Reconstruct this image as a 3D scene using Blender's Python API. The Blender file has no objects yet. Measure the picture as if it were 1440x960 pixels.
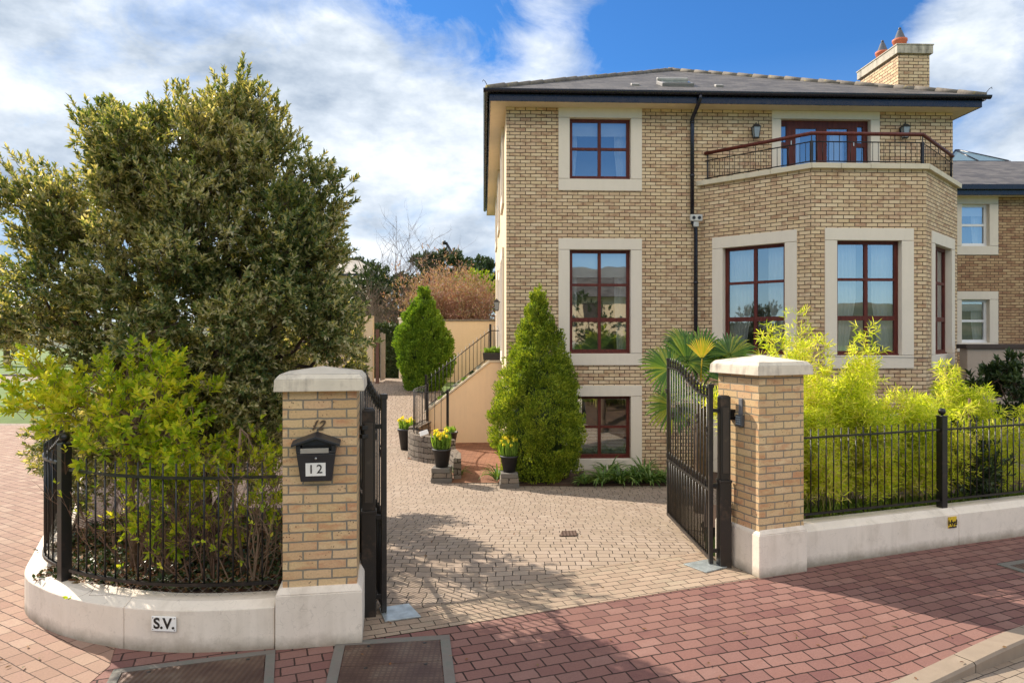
import bpy, bmesh, math, random
import numpy as np
from math import sin, cos, pi, radians as R, sqrt, atan2
from mathutils import Matrix, Vector, noise as mnoise

random.seed(7)
rng = np.random.default_rng(11)
scene = bpy.context.scene
COL = scene.collection
CAMZ = 2.46
F = 1000.0          # focal length in photo pixels
HOR = 472.0

# ---------------------------------------------------------------- measuring helpers
def lat(px, d): return (px - 720.0) / F * d
def zat(py, d): return CAMZ + (HOR - py) / F * d
def gp(px, py, z=0.0):
    d = (CAMZ - z) * F / (py - HOR)
    return Vector((lat(px, d), d, z))
TH = R(2.3)
HO = Vector((-0.122, 15.207, 0.0))
HM = Matrix.Translation(HO) @ Matrix.Rotation(TH, 4, 'Z')      # house frame -> world
def H(x, y, z=0.0): return HM @ Vector((x, y, z))
def hx(px, ly=0.0):
    u = (px - 720.0) / F
    c, s = cos(TH), sin(TH)
    return (u * (ly * c + HO.y) - HO.x + ly * s) / (c - u * s)
def hz(px, py, ly=0.0):
    return zat(py, H(hx(px, ly), ly).y)

def ss(a, b, x):
    t = max(0.0, min(1.0, (x - a) / (b - a)))
    return t * t * (3 - 2 * t)
def hgt(x, y):
    z = -0.48 * ss(7.6, 14.0, y) * ss(-6.0, -4.0, x - 0.0 if y < 12 else x + 3)
    z += 1.23 * ss(18.5, 27.0, y) * (ss(-30, -12, x))
    return z + 0.0

# ---------------------------------------------------------------- materials
class N:
    def __init__(s, name):
        s.m = bpy.data.materials.new(name); s.m.use_nodes = True
        s.t = s.m.node_tree; s.t.nodes.clear()
        s.out = s.t.nodes.new('ShaderNodeOutputMaterial')
    def n(s, typ, ins=None, **kw):
        nd = s.t.nodes.new('ShaderNode' + typ)
        for k, v in kw.items(): setattr(nd, k, v)
        for k, v in (ins or {}).items(): s.set(nd.inputs[k], v)
        return nd
    def set(s, sock, v):
        if isinstance(v, bpy.types.NodeSocket): s.t.links.new(v, sock)
        elif isinstance(v, tuple) and len(v) == 3 and sock.type == 'RGBA': sock.default_value = (*v, 1)
        else: sock.default_value = v
    def uv(s): return s.n('UVMap').outputs[0]
    def obj(s): return s.n('TexCoord').outputs['Object']
    def pos(s): return s.n('NewGeometry').outputs['Position']
    def noise(s, vec, scale, detail=4, rough=.55, dist=0.0):
        return s.n('TexNoise', {'Vector': vec, 'Scale': scale, 'Detail': detail, 'Roughness': rough, 'Distortion': dist}).outputs['Fac']
    def ramp(s, fac, *stops, interp='LINEAR'):
        r = s.n('ValToRGB', {'Fac': fac}); r.color_ramp.interpolation = interp
        e = r.color_ramp.elements
        while len(e) < len(stops): e.new(.5)
        for i, (p, c) in enumerate(stops):
            e[i].position = p; e[i].color = (*c, 1) if isinstance(c, tuple) else (c, c, c, 1)
        return r.outputs[0]
    def mix(s, fac, a, b, mode='MIX'):
        m = s.n('Mix', data_type='RGBA', blend_type=mode)
        s.set(m.inputs[0], fac); s.set(m.inputs[6], a); s.set(m.inputs[7], b)
        return m.outputs[2]
    def math(s, op, a, b=0.0, c=0.0):
        m = s.n('Math', operation=op); s.set(m.inputs[0], a); s.set(m.inputs[1], b); s.set(m.inputs[2], c)
        return m.outputs[0]
    def vmath(s, op, a, b):
        m = s.n('VectorMath', operation=op); s.set(m.inputs[0], a); s.set(m.inputs[1], b)
        return m.outputs[0]
    def mapping(s, vec, scale=(1, 1, 1), rot=(0, 0, 0), loc=(0, 0, 0)):
        return s.n('Mapping', {'Vector': vec, 'Scale': Vector(scale), 'Rotation': Vector(rot), 'Location': Vector(loc)}).outputs[0]
    def bump(s, h, strength=.3, dist=.01, normal=None):
        b = s.n('Bump', {'Height': h, 'Strength': strength, 'Distance': dist})
        if normal is not None: s.set(b.inputs['Normal'], normal)
        return b.outputs[0]
    def bsdf(s, color, rough=.6, normal=None, metal=0.0, spec=.5, **extra):
        b = s.n('BsdfPrincipled', {'Base Color': color, 'Roughness': rough, 'Metallic': metal, 'Specular IOR Level': spec})
        if normal is not None: s.set(b.inputs['Normal'], normal)
        for k, v in extra.items(): s.set(b.inputs[k.replace('_', ' ')], v)
        return b.outputs[0]
    def done(s, shader):
        s.t.links.new(shader, s.out.inputs[0]); return s.m

def brick_mat(name, bw, bh, mortar, cols, mortar_col, smudge_col, smudge=.5, spots=0.0, bump=.5, rough=.85,
              offset=.5, rot=0.0, stain=None, stain_amt=0.0, wobble=.0025, freq=2, squash=1.0, fine=60, wav=None, smooth=.15):
    k = N(name)
    uv = k.uv()
    if rot: uv = k.mapping(uv, rot=(0, 0, rot))
    w = k.n('TexNoise', {'Vector': uv, 'Scale': 14.0, 'Detail': 2.0}).outputs['Color']
    w = k.vmath('SCALE', k.vmath('SUBTRACT', w, (.5, .5, .5)), None) if False else k.vmath('MULTIPLY', k.vmath('SUBTRACT', w, (.5, .5, .5)), (wobble*4, wobble*4, 0))
    v = k.vmath('ADD', uv, w)
    if wav:
        lw = k.n('TexNoise', {'Vector': uv, 'Scale': wav[0], 'Detail': 1.0}).outputs['Color']
        v = k.vmath('ADD', v, k.vmath('MULTIPLY', k.vmath('SUBTRACT', lw, (.5, .5, .5)), (wav[1], wav[1], 0)))
    b = k.n('TexBrick', {'Vector': v, 'Color1': (0, 0, 0), 'Color2': (1, 1, 1), 'Mortar': (.5, .5, .5), 'Scale': 1.0,
                         'Mortar Size': mortar, 'Mortar Smooth': smooth, 'Bias': 0.0, 'Brick Width': bw, 'Row Height': bh},
            offset=offset, offset_frequency=freq, squash=squash, squash_frequency=3)
    n = len(cols)
    base = k.ramp(b.outputs['Color'], *[((i + .5) / n, c) for i, c in enumerate(cols)])
    n1 = k.noise(k.mapping(v, scale=(5, 12, 1)), 1.0, 5, .65)
    per = k.math('MULTIPLY', b.outputs['Color'], 1.0)
    th = k.math('ADD', n1, k.math('MULTIPLY', k.math('PINGPONG', k.math('MULTIPLY', per, 7.3), 1.0), .22))
    sm = k.ramp(th, (.60, 0.0), (.78, 1.0))
    base = k.mix(k.math('MULTIPLY', sm, smudge), base, smudge_col)
    if spots:
        vo = k.n('TexVoronoi', {'Vector': v, 'Scale': 36.0}, feature='F1').outputs['Distance']
        sp = k.math('MULTIPLY', k.ramp(vo, (.10, 1.0), (.24, 0.0)), k.ramp(k.noise(v, 7.0, 2), (.50, 0.0), (.57, 1.0)))
        base = k.mix(k.math('MULTIPLY', sp, spots), base, (.06, .025, .02))
    n2 = k.noise(v, fine, 3, .7)
    base = k.mix(.35, base, k.mix(1.0, base, k.ramp(n2, (.3, .55), (.7, 1.25)), 'MULTIPLY'))
    fac = b.outputs['Fac']
    mc = k.mix(k.noise(v, 25.0, 3), mortar_col, tuple(c * .62 for c in mortar_col))
    col = k.mix(fac, base, mc)
    if stain:
        st = k.ramp(k.noise(uv, .55, 6, .6), (.42, 0.0), (.72, 1.0))
        col = k.mix(k.math('MULTIPLY', st, stain_amt), col, stain)
        st2 = k.ramp(k.noise(uv, 2.3, 5, .7), (.50, 0.0), (.66, 1.0))
        col = k.mix(k.math('MULTIPLY', st2, stain_amt * .6), col, stain)
    hgt_ = k.math('ADD', k.math('SUBTRACT', 1.0, fac), k.math('ADD', k.math('MULTIPLY', n2, .22), k.math('MULTIPLY', b.outputs['Color'], .22)))
    return k.done(k.bsdf(col, rough, k.bump(hgt_, bump, .012), spec=.25))

def stone_mat(name, col, var=.12, grime=(.3, .27, .2), grime_amt=.35, rough=.8, bump=.15, scale=1.0):
    k = N(name); p = k.obj()
    a = k.noise(p, 2.2 * scale, 6, .65); b = k.noise(p, 40 * scale, 3, .7)
    streak = k.noise(k.mapping(p, scale=(9, 9, .9)), 1.0, 4, .6)
    c = k.mix(1.0, col, k.ramp(a, (.3, 1 - var), (.7, 1 + var * .6)), 'MULTIPLY')
    g = k.math('MULTIPLY', k.ramp(k.math('MULTIPLY', a, k.math('ADD', streak, .45)), (.46, 0.0), (.66, 1.0)), grime_amt)
    c = k.mix(g, c, grime)
    c = k.mix(k.math('MULTIPLY', k.ramp(b, (.58, 0.0), (.75, 1.0)), .25), c, tuple(x * .5 for x in col))
    return k.done(k.bsdf(c, rough, k.bump(b, bump, .004), spec=.3))

def metal_paint(name, col, rough=.35, wear=(.10, .08, .07)):
    k = N(name); p = k.obj()
    a = k.noise(p, 9, 4, .6)
    c = k.mix(k.math('MULTIPLY', k.ramp(a, (.55, 0.0), (.7, 1.0)), .5), col, wear)
    return k.done(k.bsdf(c, k.math('ADD', k.math('MULTIPLY', a, .3), rough - .12), k.bump(k.noise(p, 120, 2), .08, .002), spec=.5))

def plain(name, col, rough=.5, var=.15, scale=6, bump=.1, metal=0.0, spec=.5):
    k = N(name); p = k.obj()
    a = k.noise(p, scale, 5, .6)
    c = k.mix(1.0, col, k.ramp(a, (.25, 1 - var), (.75, 1 + var)), 'MULTIPLY')
    return k.done(k.bsdf(c, rough, k.bump(k.noise(p, scale * 8, 3), bump, .004), metal=metal, spec=spec))

def leaf_mat(name, cols, trans=.35, rough=.45, tcol=None, spec=.4, noise_scale=1.2):
    k = N(name)
    r = k.n('NewGeometry').outputs['Random Per Island']
    a = k.noise(k.pos(), noise_scale, 2)
    f = k.math('ADD', k.math('MULTIPLY', r, .75), k.math('MULTIPLY', k.math('SUBTRACT', a, .5), .9))
    f = k.math('ADD', f, .12)
    n = len(cols)
    c = k.ramp(f, *[((i + .2) / n, cc) for i, cc in enumerate(cols)])
    p = k.bsdf(c, rough, spec=spec)
    tc = k.mix(1.0, c, tcol or (1.6, 1.5, .6), 'MULTIPLY')
    t = k.n('BsdfTranslucent', {'Color': tc}).outputs[0]
    m = k.n('MixShader'); k.set(m.inputs[0], trans); k.set(m.inputs[1], p); k.set(m.inputs[2], t)
    return k.done(m.outputs[0])

# ---------------------------------------------------------------- mesh builder
class MB:
    def __init__(s, M=None):
        s.v = []; s.f = []; s.M = M or Matrix.Identity(4); s.smooth = []; s.mi = []; s.cur = 0
    def add(s, vs, fs, smooth=False):
        b = len(s.v); M = s.M
        s.v.extend([M @ Vector(p) for p in vs])
        for f in fs:
            s.f.append([b + i for i in f]); s.smooth.append(smooth); s.mi.append(s.cur)
        return s
    def box(s, x0, x1, y0, y1, z0, z1):
        vs = [(x0,y0,z0),(x1,y0,z0),(x1,y1,z0),(x0,y1,z0),(x0,y0,z1),(x1,y0,z1),(x1,y1,z1),(x0,y1,z1)]
        fs = [(0,3,2,1),(4,5,6,7),(0,1,5,4),(1,2,6,5),(2,3,7,6),(3,0,4,7)]
        return s.add(vs, fs)
    def boxc(s, c, sx, sy, sz): return s.box(c[0]-sx/2, c[0]+sx/2, c[1]-sy/2, c[1]+sy/2, c[2]-sz/2, c[2]+sz/2)
    def frustum(s, x0, x1, y0, y1, z0, z1, ins):
        vs = [(x0,y0,z0),(x1,y0,z0),(x1,y1,z0),(x0,y1,z0),(x0+ins,y0+ins,z1),(x1-ins,y0+ins,z1),(x1-ins,y1-ins,z1),(x0+ins,y1-ins,z1)]
        return s.add(vs, [(0,3,2,1),(4,5,6,7),(0,1,5,4),(1,2,6,5),(2,3,7,6),(3,0,4,7)])
    def quad(s, *p): return s.add(p, [tuple(range(len(p)))])
    def prism(s, poly, z0, z1):
        n = len(poly)
        vs = [(p[0], p[1], z0) for p in poly] + [(p[0], p[1], z1) for p in poly]
        fs = [tuple(range(n - 1, -1, -1)), tuple(range(n, 2 * n))] + [(i, (i + 1) % n, n + (i + 1) % n, n + i) for i in range(n)]
        return s.add(vs, fs)
    def tube(s, pts, r, n=8, cap=True, smooth=True):
        pts = [Vector(p) for p in pts]; m = len(pts)
        rs = r if isinstance(r, (list, tuple)) else [r] * m
        vs = []; up = None
        for i, p in enumerate(pts):
            t = (pts[min(i+1, m-1)] - pts[max(i-1, 0)])
            t = t.normalized() if t.length > 1e-9 else Vector((0, 0, 1))
            if up is None:
                up = Vector((1, 0, 0)) if abs(t.x) < .7 else Vector((0, 1, 0))
            a = (up - t * up.dot(t)).normalized(); b = t.cross(a); up = a
            for k in range(n):
                q = 2 * pi * k / n
                vs.append(p + (a * cos(q) + b * sin(q)) * rs[i])
        fs = [(i*n+k, i*n+(k+1)%n, (i+1)*n+(k+1)%n, (i+1)*n+k) for i in range(m-1) for k in range(n)]
        if cap: fs += [tuple(range(n-1, -1, -1)), tuple(range((m-1)*n, m*n))]
        return s.add(vs, fs, smooth)
    def lathe(s, prof, c=(0, 0, 0), n=20, smooth=True):
        m = len(prof); vs = []
        for r, z in prof:
            for k in range(n):
                q = 2 * pi * k / n
                vs.append((c[0] + r * cos(q), c[1] + r * sin(q), c[2] + z))
        fs = [(i*n+k, i*n+(k+1)%n, (i+1)*n+(k+1)%n, (i+1)*n+k) for i in range(m-1) for k in range(n)]
        fs += [tuple(range(n-1, -1, -1)), tuple(range((m-1)*n, m*n))]
        return s.add(vs, fs, smooth)
    def ball(s, c, r, n=12, sc=(1, 1, 1)):
        vs = []; m = n // 2
        for i in range(m + 1):
            th = pi * i / m
            for k in range(n):
                q = 2 * pi * k / n
                rr = max(sin(th), .001)
                vs.append((c[0]+r*sc[0]*rr*cos(q), c[1]+r*sc[1]*rr*sin(q), c[2]-r*sc[2]*cos(th)))
        return s.add(vs, [(i*n+k, i*n+(k+1)%n, (i+1)*n+(k+1)%n, (i+1)*n+k) for i in range(m) for k in range(n)], True)
    def panel(s, x0, x1, z0, z1, holes, depth, y=0.0, back=False):
        """a wall face in the xz plane at y with rectangular holes (x0,x1,z0,z1) and reveals going +y"""
        xs = sorted({x0, x1, *[a for h in holes for a in h[:2]]}); zs = sorted({z0, z1, *[a for h in holes for a in h[2:]]})
        xs = [a for a in xs if x0 <= a <= x1]; zs = [a for a in zs if z0 <= a <= z1]
        for i in range(len(xs) - 1):
            for j in range(len(zs) - 1):
                cx, cz = (xs[i]+xs[i+1])/2, (zs[j]+zs[j+1])/2
                if any(h[0] < cx < h[1] and h[2] < cz < h[3] for h in holes): continue
                s.quad((xs[i],y,zs[j]),(xs[i+1],y,zs[j]),(xs[i+1],y,zs[j+1]),(xs[i],y,zs[j+1]))
                if back: s.quad((xs[i],y+depth,zs[j]),(xs[i],y+depth,zs[j+1]),(xs[i+1],y+depth,zs[j+1]),(xs[i+1],y+depth,zs[j]))
        rects = list(holes)
        for a, b, c, d in rects:
            s.quad((a,y,c),(a,y,d),(a,y+depth,d),(a,y+depth,c)); s.quad((b,y,c),(b,y+depth,c),(b,y+depth,d),(b,y,d))
            s.quad((a,y,c),(a,y+depth,c),(b,y+depth,c),(b,y,c)); s.quad((a,y,d),(b,y,d),(b,y+depth,d),(a,y+depth,d))
        if back:
            a, b, c, d = x0, x1, z0, z1
            s.quad((a,y,c),(a,y+depth,c),(a,y+depth,d),(a,y,d)); s.quad((b,y,c),(b,y,d),(b,y+depth,d),(b,y+depth,c))
            s.quad((a,y,c),(b,y,c),(b,y+depth,c),(a,y+depth,c)); s.quad((a,y,d),(a,y+depth,d),(b,y+depth,d),(b,y,d))
        return s
    def sweep(s, path, prof, closed_prof=True, caps=True):
        """profile points (offset to the left of the path, z) swept along a 2-D path"""
        P = [Vector((p[0], p[1])) for p in path]; m = len(P); n = len(prof); vs = []
        for i, p in enumerate(P):
            t = (P[min(i+1, m-1)] - P[max(i-1, 0)]).normalized(); nn = Vector((-t.y, t.x))
            if 0 < i < m-1:
                t0 = (P[i]-P[i-1]).normalized(); k = max(.5, abs(Vector((-t0.y, t0.x)).dot(nn))); nn = nn / k
            zz = path[i][2] if len(path[i]) > 2 else 0.0
            for o, z in prof:
                q = p + nn * o; vs.append((q.x, q.y, z + zz))
        fs = [(i*n+k, i*n+(k+1)%n, (i+1)*n+(k+1)%n, (i+1)*n+k) for i in range(m-1) for k in range(n if closed_prof else n-1)]
        if caps and closed_prof: fs += [tuple(range(n-1, -1, -1)), tuple(range((m-1)*n, m*n))]
        return s.add(vs, fs)
    def mesh(s, name, mats, inv=None, uvrot=0.0, uvang=None):
        me = bpy.data.meshes.new(name)
        me.from_pydata([tuple(v) for v in s.v], [], s.f); me.update()
        uvl = me.uv_layers.new(name='UVMap')
        co = s.v; cr, sr = cos(uvrot), sin(uvrot)
        for p in me.polygons:
            n = p.normal
            if abs(n.z) > .97: t = Vector((1, 0, 0)); b = Vector((0, 1, 0))
            else:
                t = Vector((-n.y, n.x, 0)).normalized(); b = n.cross(t)
            for li in p.loop_indices:
                q = co[me.loops[li].vertex_index]
                u, v = q.dot(t), q.dot(b)
                uvl.data[li].uv = (u * cr - v * sr, u * sr + v * cr)
        if not isinstance(mats, (list, tuple)): mats = [mats]
        for m in mats: me.materials.append(m)
        me.polygons.foreach_set('use_smooth', s.smooth)
        me.polygons.foreach_set('material_index', s.mi)
        if inv is not None: me.transform(inv)
        me.update()
        return me

def link(o, parent=None):
    COL.objects.link(o)
    if parent is not None: o.parent = parent
    return o
def wm(o):
    return (wm(o.parent) if o.parent else Matrix.Identity(4)) @ o.matrix_basis
def tag(o, label=None, cat=None, group=None, kind=None):
    if label: o['label'] = label
    if cat: o['category'] = cat
    if group: o['group'] = group
    if kind: o['kind'] = kind
    return o
def thing(name, label, cat, loc=(0, 0, 0), rz=0.0, group=None):
    o = bpy.data.objects.new(name, None); o.location = Vector(loc); o.rotation_euler = (0, 0, rz); o.empty_display_size = .2
    link(o); return tag(o, label, cat, group)
def build(mb, name, mat, parent=None, label=None, bevel=0.0, uvrot=0.0, loc=None, kind=None):
    """one mesh object; geometry is written in world metres and moved into the parent's frame"""
    if parent is not None: M = wm(parent)
    else: M = Matrix.Translation(Vector(loc)) if loc is not None else Matrix.Identity(4)
    me = mb.mesh(name, mat, M.inverted(), uvrot)
    o = bpy.data.objects.new(name, me)
    if parent is None: o.matrix_basis = M
    link(o, parent)
    if bevel:
        b = o.modifiers.new('edge', 'BEVEL'); b.width = bevel; b.segments = 2; b.limit_method = 'ANGLE'; b.angle_limit = R(40)
        b.harden_normals = False
    if label: o['label'] = label
    if kind: o['kind'] = kind
    return o
def inst(name, me, parent, pos, rz=0.0, sc=(1, 1, 1)):
    """a further object on a shared mesh; pos in world metres"""
    o = bpy.data.objects.new(name, me)
    M = Matrix.Translation(Vector(pos)) @ Matrix.Rotation(rz, 4, 'Z') @ Matrix.Diagonal((*sc, 1))
    if parent is not None: M = wm(parent).inverted() @ M
    o.matrix_basis = M
    return link(o, parent)

def text(s_, name, size, M, mat, parent, depth=.002, shear=0.0, bold=0.0, sx=1.0):
    cu = bpy.data.curves.new(name, 'FONT'); cu.body = s_; cu.size = size; cu.extrude = depth; cu.align_x = 'CENTER'; cu.align_y = 'CENTER'
    cu.shear = shear; cu.offset = bold
    tmp = bpy.data.objects.new('tmp', cu); COL.objects.link(tmp)
    dg = bpy.context.evaluated_depsgraph_get(); dg.update()
    me = bpy.data.meshes.new_from_object(tmp.evaluated_get(dg))
    bpy.data.objects.remove(tmp); bpy.data.curves.remove(cu)
    # text lies in xy facing +z: turn to stand up facing -y of M
    T = M @ Matrix.Rotation(R(90), 4, 'X') @ Matrix.Diagonal((sx, 1, 1, 1))
    P = wm(parent).inverted() if parent else Matrix.Identity(4)
    me.transform(P @ T); me.materials.clear(); me.materials.append(mat)
    o = bpy.data.objects.new(name, me); return link(o, parent)

def sheet(name, poly, off, mat, step=.7, uvrot=0.0, hf=hgt, skirt=0.0, kind='structure'):
    bm = bmesh.new()
    vs = [bm.verts.new((p[0], p[1], 0)) for p in poly]
    bm.faces.new(vs)
    xs = [p[0] for p in poly]; ys = [p[1] for p in poly]
    for ax, lo, hi in ((0, min(xs), max(xs)), (1, min(ys), max(ys))):
        k = math.ceil(lo / step + 1e-6)
        while k * step < hi - 1e-6:
            co = [0, 0, 0]; no = [0, 0, 0]; co[ax] = k * step; no[ax] = 1
            bmesh.ops.bisect_plane(bm, geom=bm.verts[:] + bm.edges[:] + bm.faces[:], plane_co=co, plane_no=no, dist=1e-5)
            k += 1
    bmesh.ops.recalc_face_normals(bm, faces=bm.faces[:])
    if bm.faces[:][0].normal.z < 0: bmesh.ops.reverse_faces(bm, faces=bm.faces[:])
    uvl = bm.loops.layers.uv.new('UVMap'); cr, sr = cos(uvrot), sin(uvrot)
    for f in bm.faces:
        for l in f.loops:
            x, y = l.vert.co.x, l.vert.co.y
            l[uvl].uv = (x * cr - y * sr, x * sr + y * cr)
    for v in bm.verts: v.co.z = hf(v.co.x, v.co.y) + off
    if skirt:
        be = [e for e in bm.edges if e.is_boundary]
        r = bmesh.ops.extrude_edge_only(bm, edges=be)
        for g in r['geom']:
            if isinstance(g, bmesh.types.BMVert): g.co.z -= skirt
    me = bpy.data.meshes.new(name); bm.to_mesh(me); bm.free(); me.materials.append(mat)
    o = bpy.data.objects.new(name, me); link(o); o['kind'] = kind
    return o

# ---------------------------------------------------------------- foliage
def norm(a): return a / np.maximum(np.linalg.norm(a, axis=-1, keepdims=True), 1e-9)
def leaves_object(name, c, d, up, L, W, mat, parent, fold=.25, kind=None, curl=0.0, label=None):
    """c,d,up (N,3); L,W (N,). each leaf: two quads folded on the midrib"""
    n = len(c); d = norm(d); s = norm(np.cross(d, up)); u = np.cross(s, d)
    L = np.broadcast_to(L, (n,))[:, None]; W = np.broadcast_to(W, (n,))[:, None]
    f = fold * W
    base = c; tip = c + d * L - u * L * curl
    l1 = c + d * L * .30 + s * W * .5 + u * f; l2 = c + d * L * .68 + s * W * .40 + u * (f * .8 - L * curl * .45)
    r1 = c + d * L * .30 - s * W * .5 + u * f; r2 = c + d * L * .68 - s * W * .40 + u * (f * .8 - L * curl * .45)
    V = np.stack([base, r1, r2, tip, l2, l1], axis=1).reshape(-1, 3)
    M = np.array(wm(parent).inverted() if parent else Matrix.Identity(4))
    V = V @ M[:3, :3].T + M[:3, 3]
    idx = (np.arange(n) * 6)[:, None] + np.array([0, 1, 2, 3, 0, 3, 4, 5])[None, :]
    me = bpy.data.meshes.new(name)
    me.vertices.add(n * 6); me.vertices.foreach_set('co', V.astype(np.float32).ravel())
    me.loops.add(n * 8); me.loops.foreach_set('vertex_index', idx.astype(np.int32).ravel())
    me.polygons.add(n * 2); me.polygons.foreach_set('loop_start', (np.arange(n * 2) * 4).astype(np.int32))
    me.polygons.foreach_set('loop_total', np.full(n * 2, 4, np.int32))
    me.update(calc_edges=True); me.materials.append(mat)
    o = bpy.data.objects.new(name, me); link(o, parent)
    if kind: o['kind'] = kind
    if label: o['label'] = label
    return o

def rosettes(P, T, per, tl, L, W, spread=.9, up_bias=.25):
    """leaves around twigs at P heading T"""
    n = len(P); T = norm(T)
    k = np.tile(np.arange(per), n); i = np.repeat(np.arange(n), per)
    t = T[i]; h = norm(np.cross(t, rng.normal(size=(n, 3))[i] + 1e-6)); b = np.cross(t, h)
    ang = k * 2.4 + rng.uniform(0, 6.28, n)[i]
    rad = h * np.cos(ang)[:, None] + b * np.sin(ang)[:, None]
    frac = (k + .5) / per
    c = P[i] + t * (tl * frac)[:, None]
    sp = spread * (1.25 - .8 * frac)[:, None]
    d = t * (1 - sp * .4) + rad * sp + rng.normal(size=(n * per, 3)) * .18
    d[:, 2] += up_bias
    up = norm(t * 1.0 + np.array([0, 0, .7]) + rng.normal(size=(n * per, 3)) * .3)
    l = L * rng.uniform(.65, 1.15, n * per); w = W * rng.uniform(.75, 1.15, n * per)
    return c, d, up, l, w

def crown_points(lobes, nclump, ntwig, cl_r, inner=.45, droop=0.0):
    """lobes: (cx,cy,cz,rx,ry,rz). returns clump centres, twig points, outward directions"""
    lob = np.array(lobes, float); w = (lob[:, 3] * lob[:, 4] * lob[:, 5]) ** (2 / 3); w /= w.sum()
    li = rng.choice(len(lob), nclump, p=w)
    dr = norm(rng.normal(size=(nclump, 3)))
    rad = rng.uniform(inner, 1.02, nclump) ** .6
    C = lob[li, :3] + dr * lob[li, 3:] * rad[:, None]
    ci = rng.integers(0, nclump, ntwig)
    sz = rng.uniform(.6, 1.4, nclump)
    P = C[ci] + norm(rng.normal(size=(ntwig, 3))) * (rng.uniform(0, 1, ntwig) ** .45 * cl_r * sz[ci])[:, None]
    cen = lob[:, :3].mean(0)
    out = norm(.6 * norm(P - cen) + .5 * norm(P - C[ci]) + .35 * rng.normal(size=(ntwig, 3)) + np.array([0, 0, .45 - droop]))
    return C, P, out

def branches(mb, root, targets, r0, wig=.12, n=6, segs=6, seedo=0):
    for t in targets:
        a = Vector(root); b = Vector(t); pts = []; L = (b - a).length
        for i in range(segs + 1):
            f = i / segs
            p = a.lerp(b, f); p.z += sin(f * pi) * .12 * L
            if 0 < i < segs: p += Vector((random.gauss(0, wig), random.gauss(0, wig), random.gauss(0, wig))) * L * .35
            pts.append(p)
        mb.tube(pts, [r0 * (1 - .8 * i / segs) for i in range(segs + 1)], n)
def twigs(mb, base, n, h, spread, r, seed, levels=2, up=.8, n_side=3):
    rd = random.Random(seed)
    tips = []
    def grow(p, d, L, r, lev):
        pts = [p.copy()]; segs = 4
        for i in range(segs):
            d = (d + Vector((rd.gauss(0, .16), rd.gauss(0, .16), rd.gauss(0, .10) + .05))).normalized()
            p = p + d * (L / segs); pts.append(p.copy())
        mb.tube(pts, [r * (1 - .65 * i / segs) for i in range(segs + 1)], n_side, cap=False)
        tips.append((pts[-1], d))
        if lev > 0:
            for k in range(rd.randint(3, 5)):
                q = pts[rd.randint(1, segs)]
                dd = (d + Vector((rd.gauss(0, .65), rd.gauss(0, .65), rd.gauss(.1, .4)))).normalized()
                grow(q, dd, L * rd.uniform(.35, .65), r * .5, lev - 1)
    for k in range(n):
        a = rd.uniform(0, 2 * pi); s_ = rd.uniform(0, spread)
        p = Vector(base) + Vector((cos(a), sin(a), 0)) * s_ * .35
        d = Vector((cos(a) * s_ , sin(a) * s_ , h * up)).normalized()
        grow(p, d, h * rd.uniform(.55, .8), r * rd.uniform(.7, 1.2), levels)
    return tips
BUFF = [(.68,.51,.305), (.73,.565,.36), (.63,.46,.27), (.75,.59,.39), (.63,.44,.28), (.71,.535,.33)]
def foot_stone(name, col, **kw):
    m = stone_mat(name, col, **kw); k = N.__new__(N); k.m = m; k.t = m.node_tree
    b = next(n for n in k.t.nodes if n.type == 'BSDF_PRINCIPLED'); old = b.inputs['Base Color'].links[0].from_socket
    p = k.pos(); z = k.n('SeparateXYZ', {'Vector': p}).outputs[2]; nz = k.noise(p, 7, 5, .7)
    f = k.n('MapRange', {'Value': k.math('ADD', z, k.math('MULTIPLY', nz, -.13)), 'From Min': -.06, 'From Max': .045, 'To Min': .75, 'To Max': 0.0}).outputs[0]
    c = k.mix(f, old, (.20,.165,.11))
    blot = k.math('MULTIPLY', k.ramp(k.noise(p, 2.6, 7, .72), (.56, 0.0), (.66, 1.0)), .30)
    c = k.mix(blot, c, (.42,.35,.27))
    crack = k.ramp(k.n('TexVoronoi', {'Vector': k.vmath('ADD', p, k.n('TexNoise', {'Vector': p, 'Scale': 6.0}).outputs['Color']), 'Scale': 1.4}, feature='DISTANCE_TO_EDGE').outputs['Distance'], (.0, 1.0), (.006, 0.0))
    c = k.mix(k.math('MULTIPLY', crack, .35), c, (.3,.25,.2))
    k.t.links.new(c, b.inputs['Base Color']); return m
M_brick = brick_mat('house_brick', .225, .075, .0075, BUFF, (.050,.032,.022), (.33,.15,.09), smudge=.62, bump=.6, wobble=.0022, stain=(.40,.28,.17), stain_amt=.22)
M_brick_n = brick_mat('neighbour_brick', .225, .075, .0070, [(.50,.33,.18),(.42,.26,.14),(.55,.38,.21),(.38,.22,.12)], (.05,.035,.026), (.24,.11,.07), smudge=.7, bump=.5)
M_pier = brick_mat('pier_brick', .225, .075, .007, [(.62,.42,.225), (.68,.49,.28), (.57,.37,.19), (.70,.52,.31), (.60,.38,.215)], (.27,.24,.19), (.48,.20,.10), smudge=.6, spots=.9, bump=.7, wobble=.0035, stain=(.40,.33,.10), stain_amt=.22)
M_stone = stone_mat('limestone', (.74,.66,.55), grime_amt=.10, var=.06)
M_cap = stone_mat('cap_stone', (.70,.62,.50), grime=(.17,.14,.12), grime_amt=.75, var=.16)
M_cope = stone_mat('balcony_coping_stone', (.66,.58,.44), grime_amt=.3)
M_render = stone_mat('cream_render', (.78,.59,.38), grime=(.45,.34,.24), grime_amt=.16, var=.06, bump=.25)
M_plinth = foot_stone('painted_plinth', (.78,.69,.585), grime=(.36,.30,.22), grime_amt=.28, var=.09, bump=.2)
M_soffit = plain('soffit_paint', (.72,.60,.44), .6, .05)
M_wood = None
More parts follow.
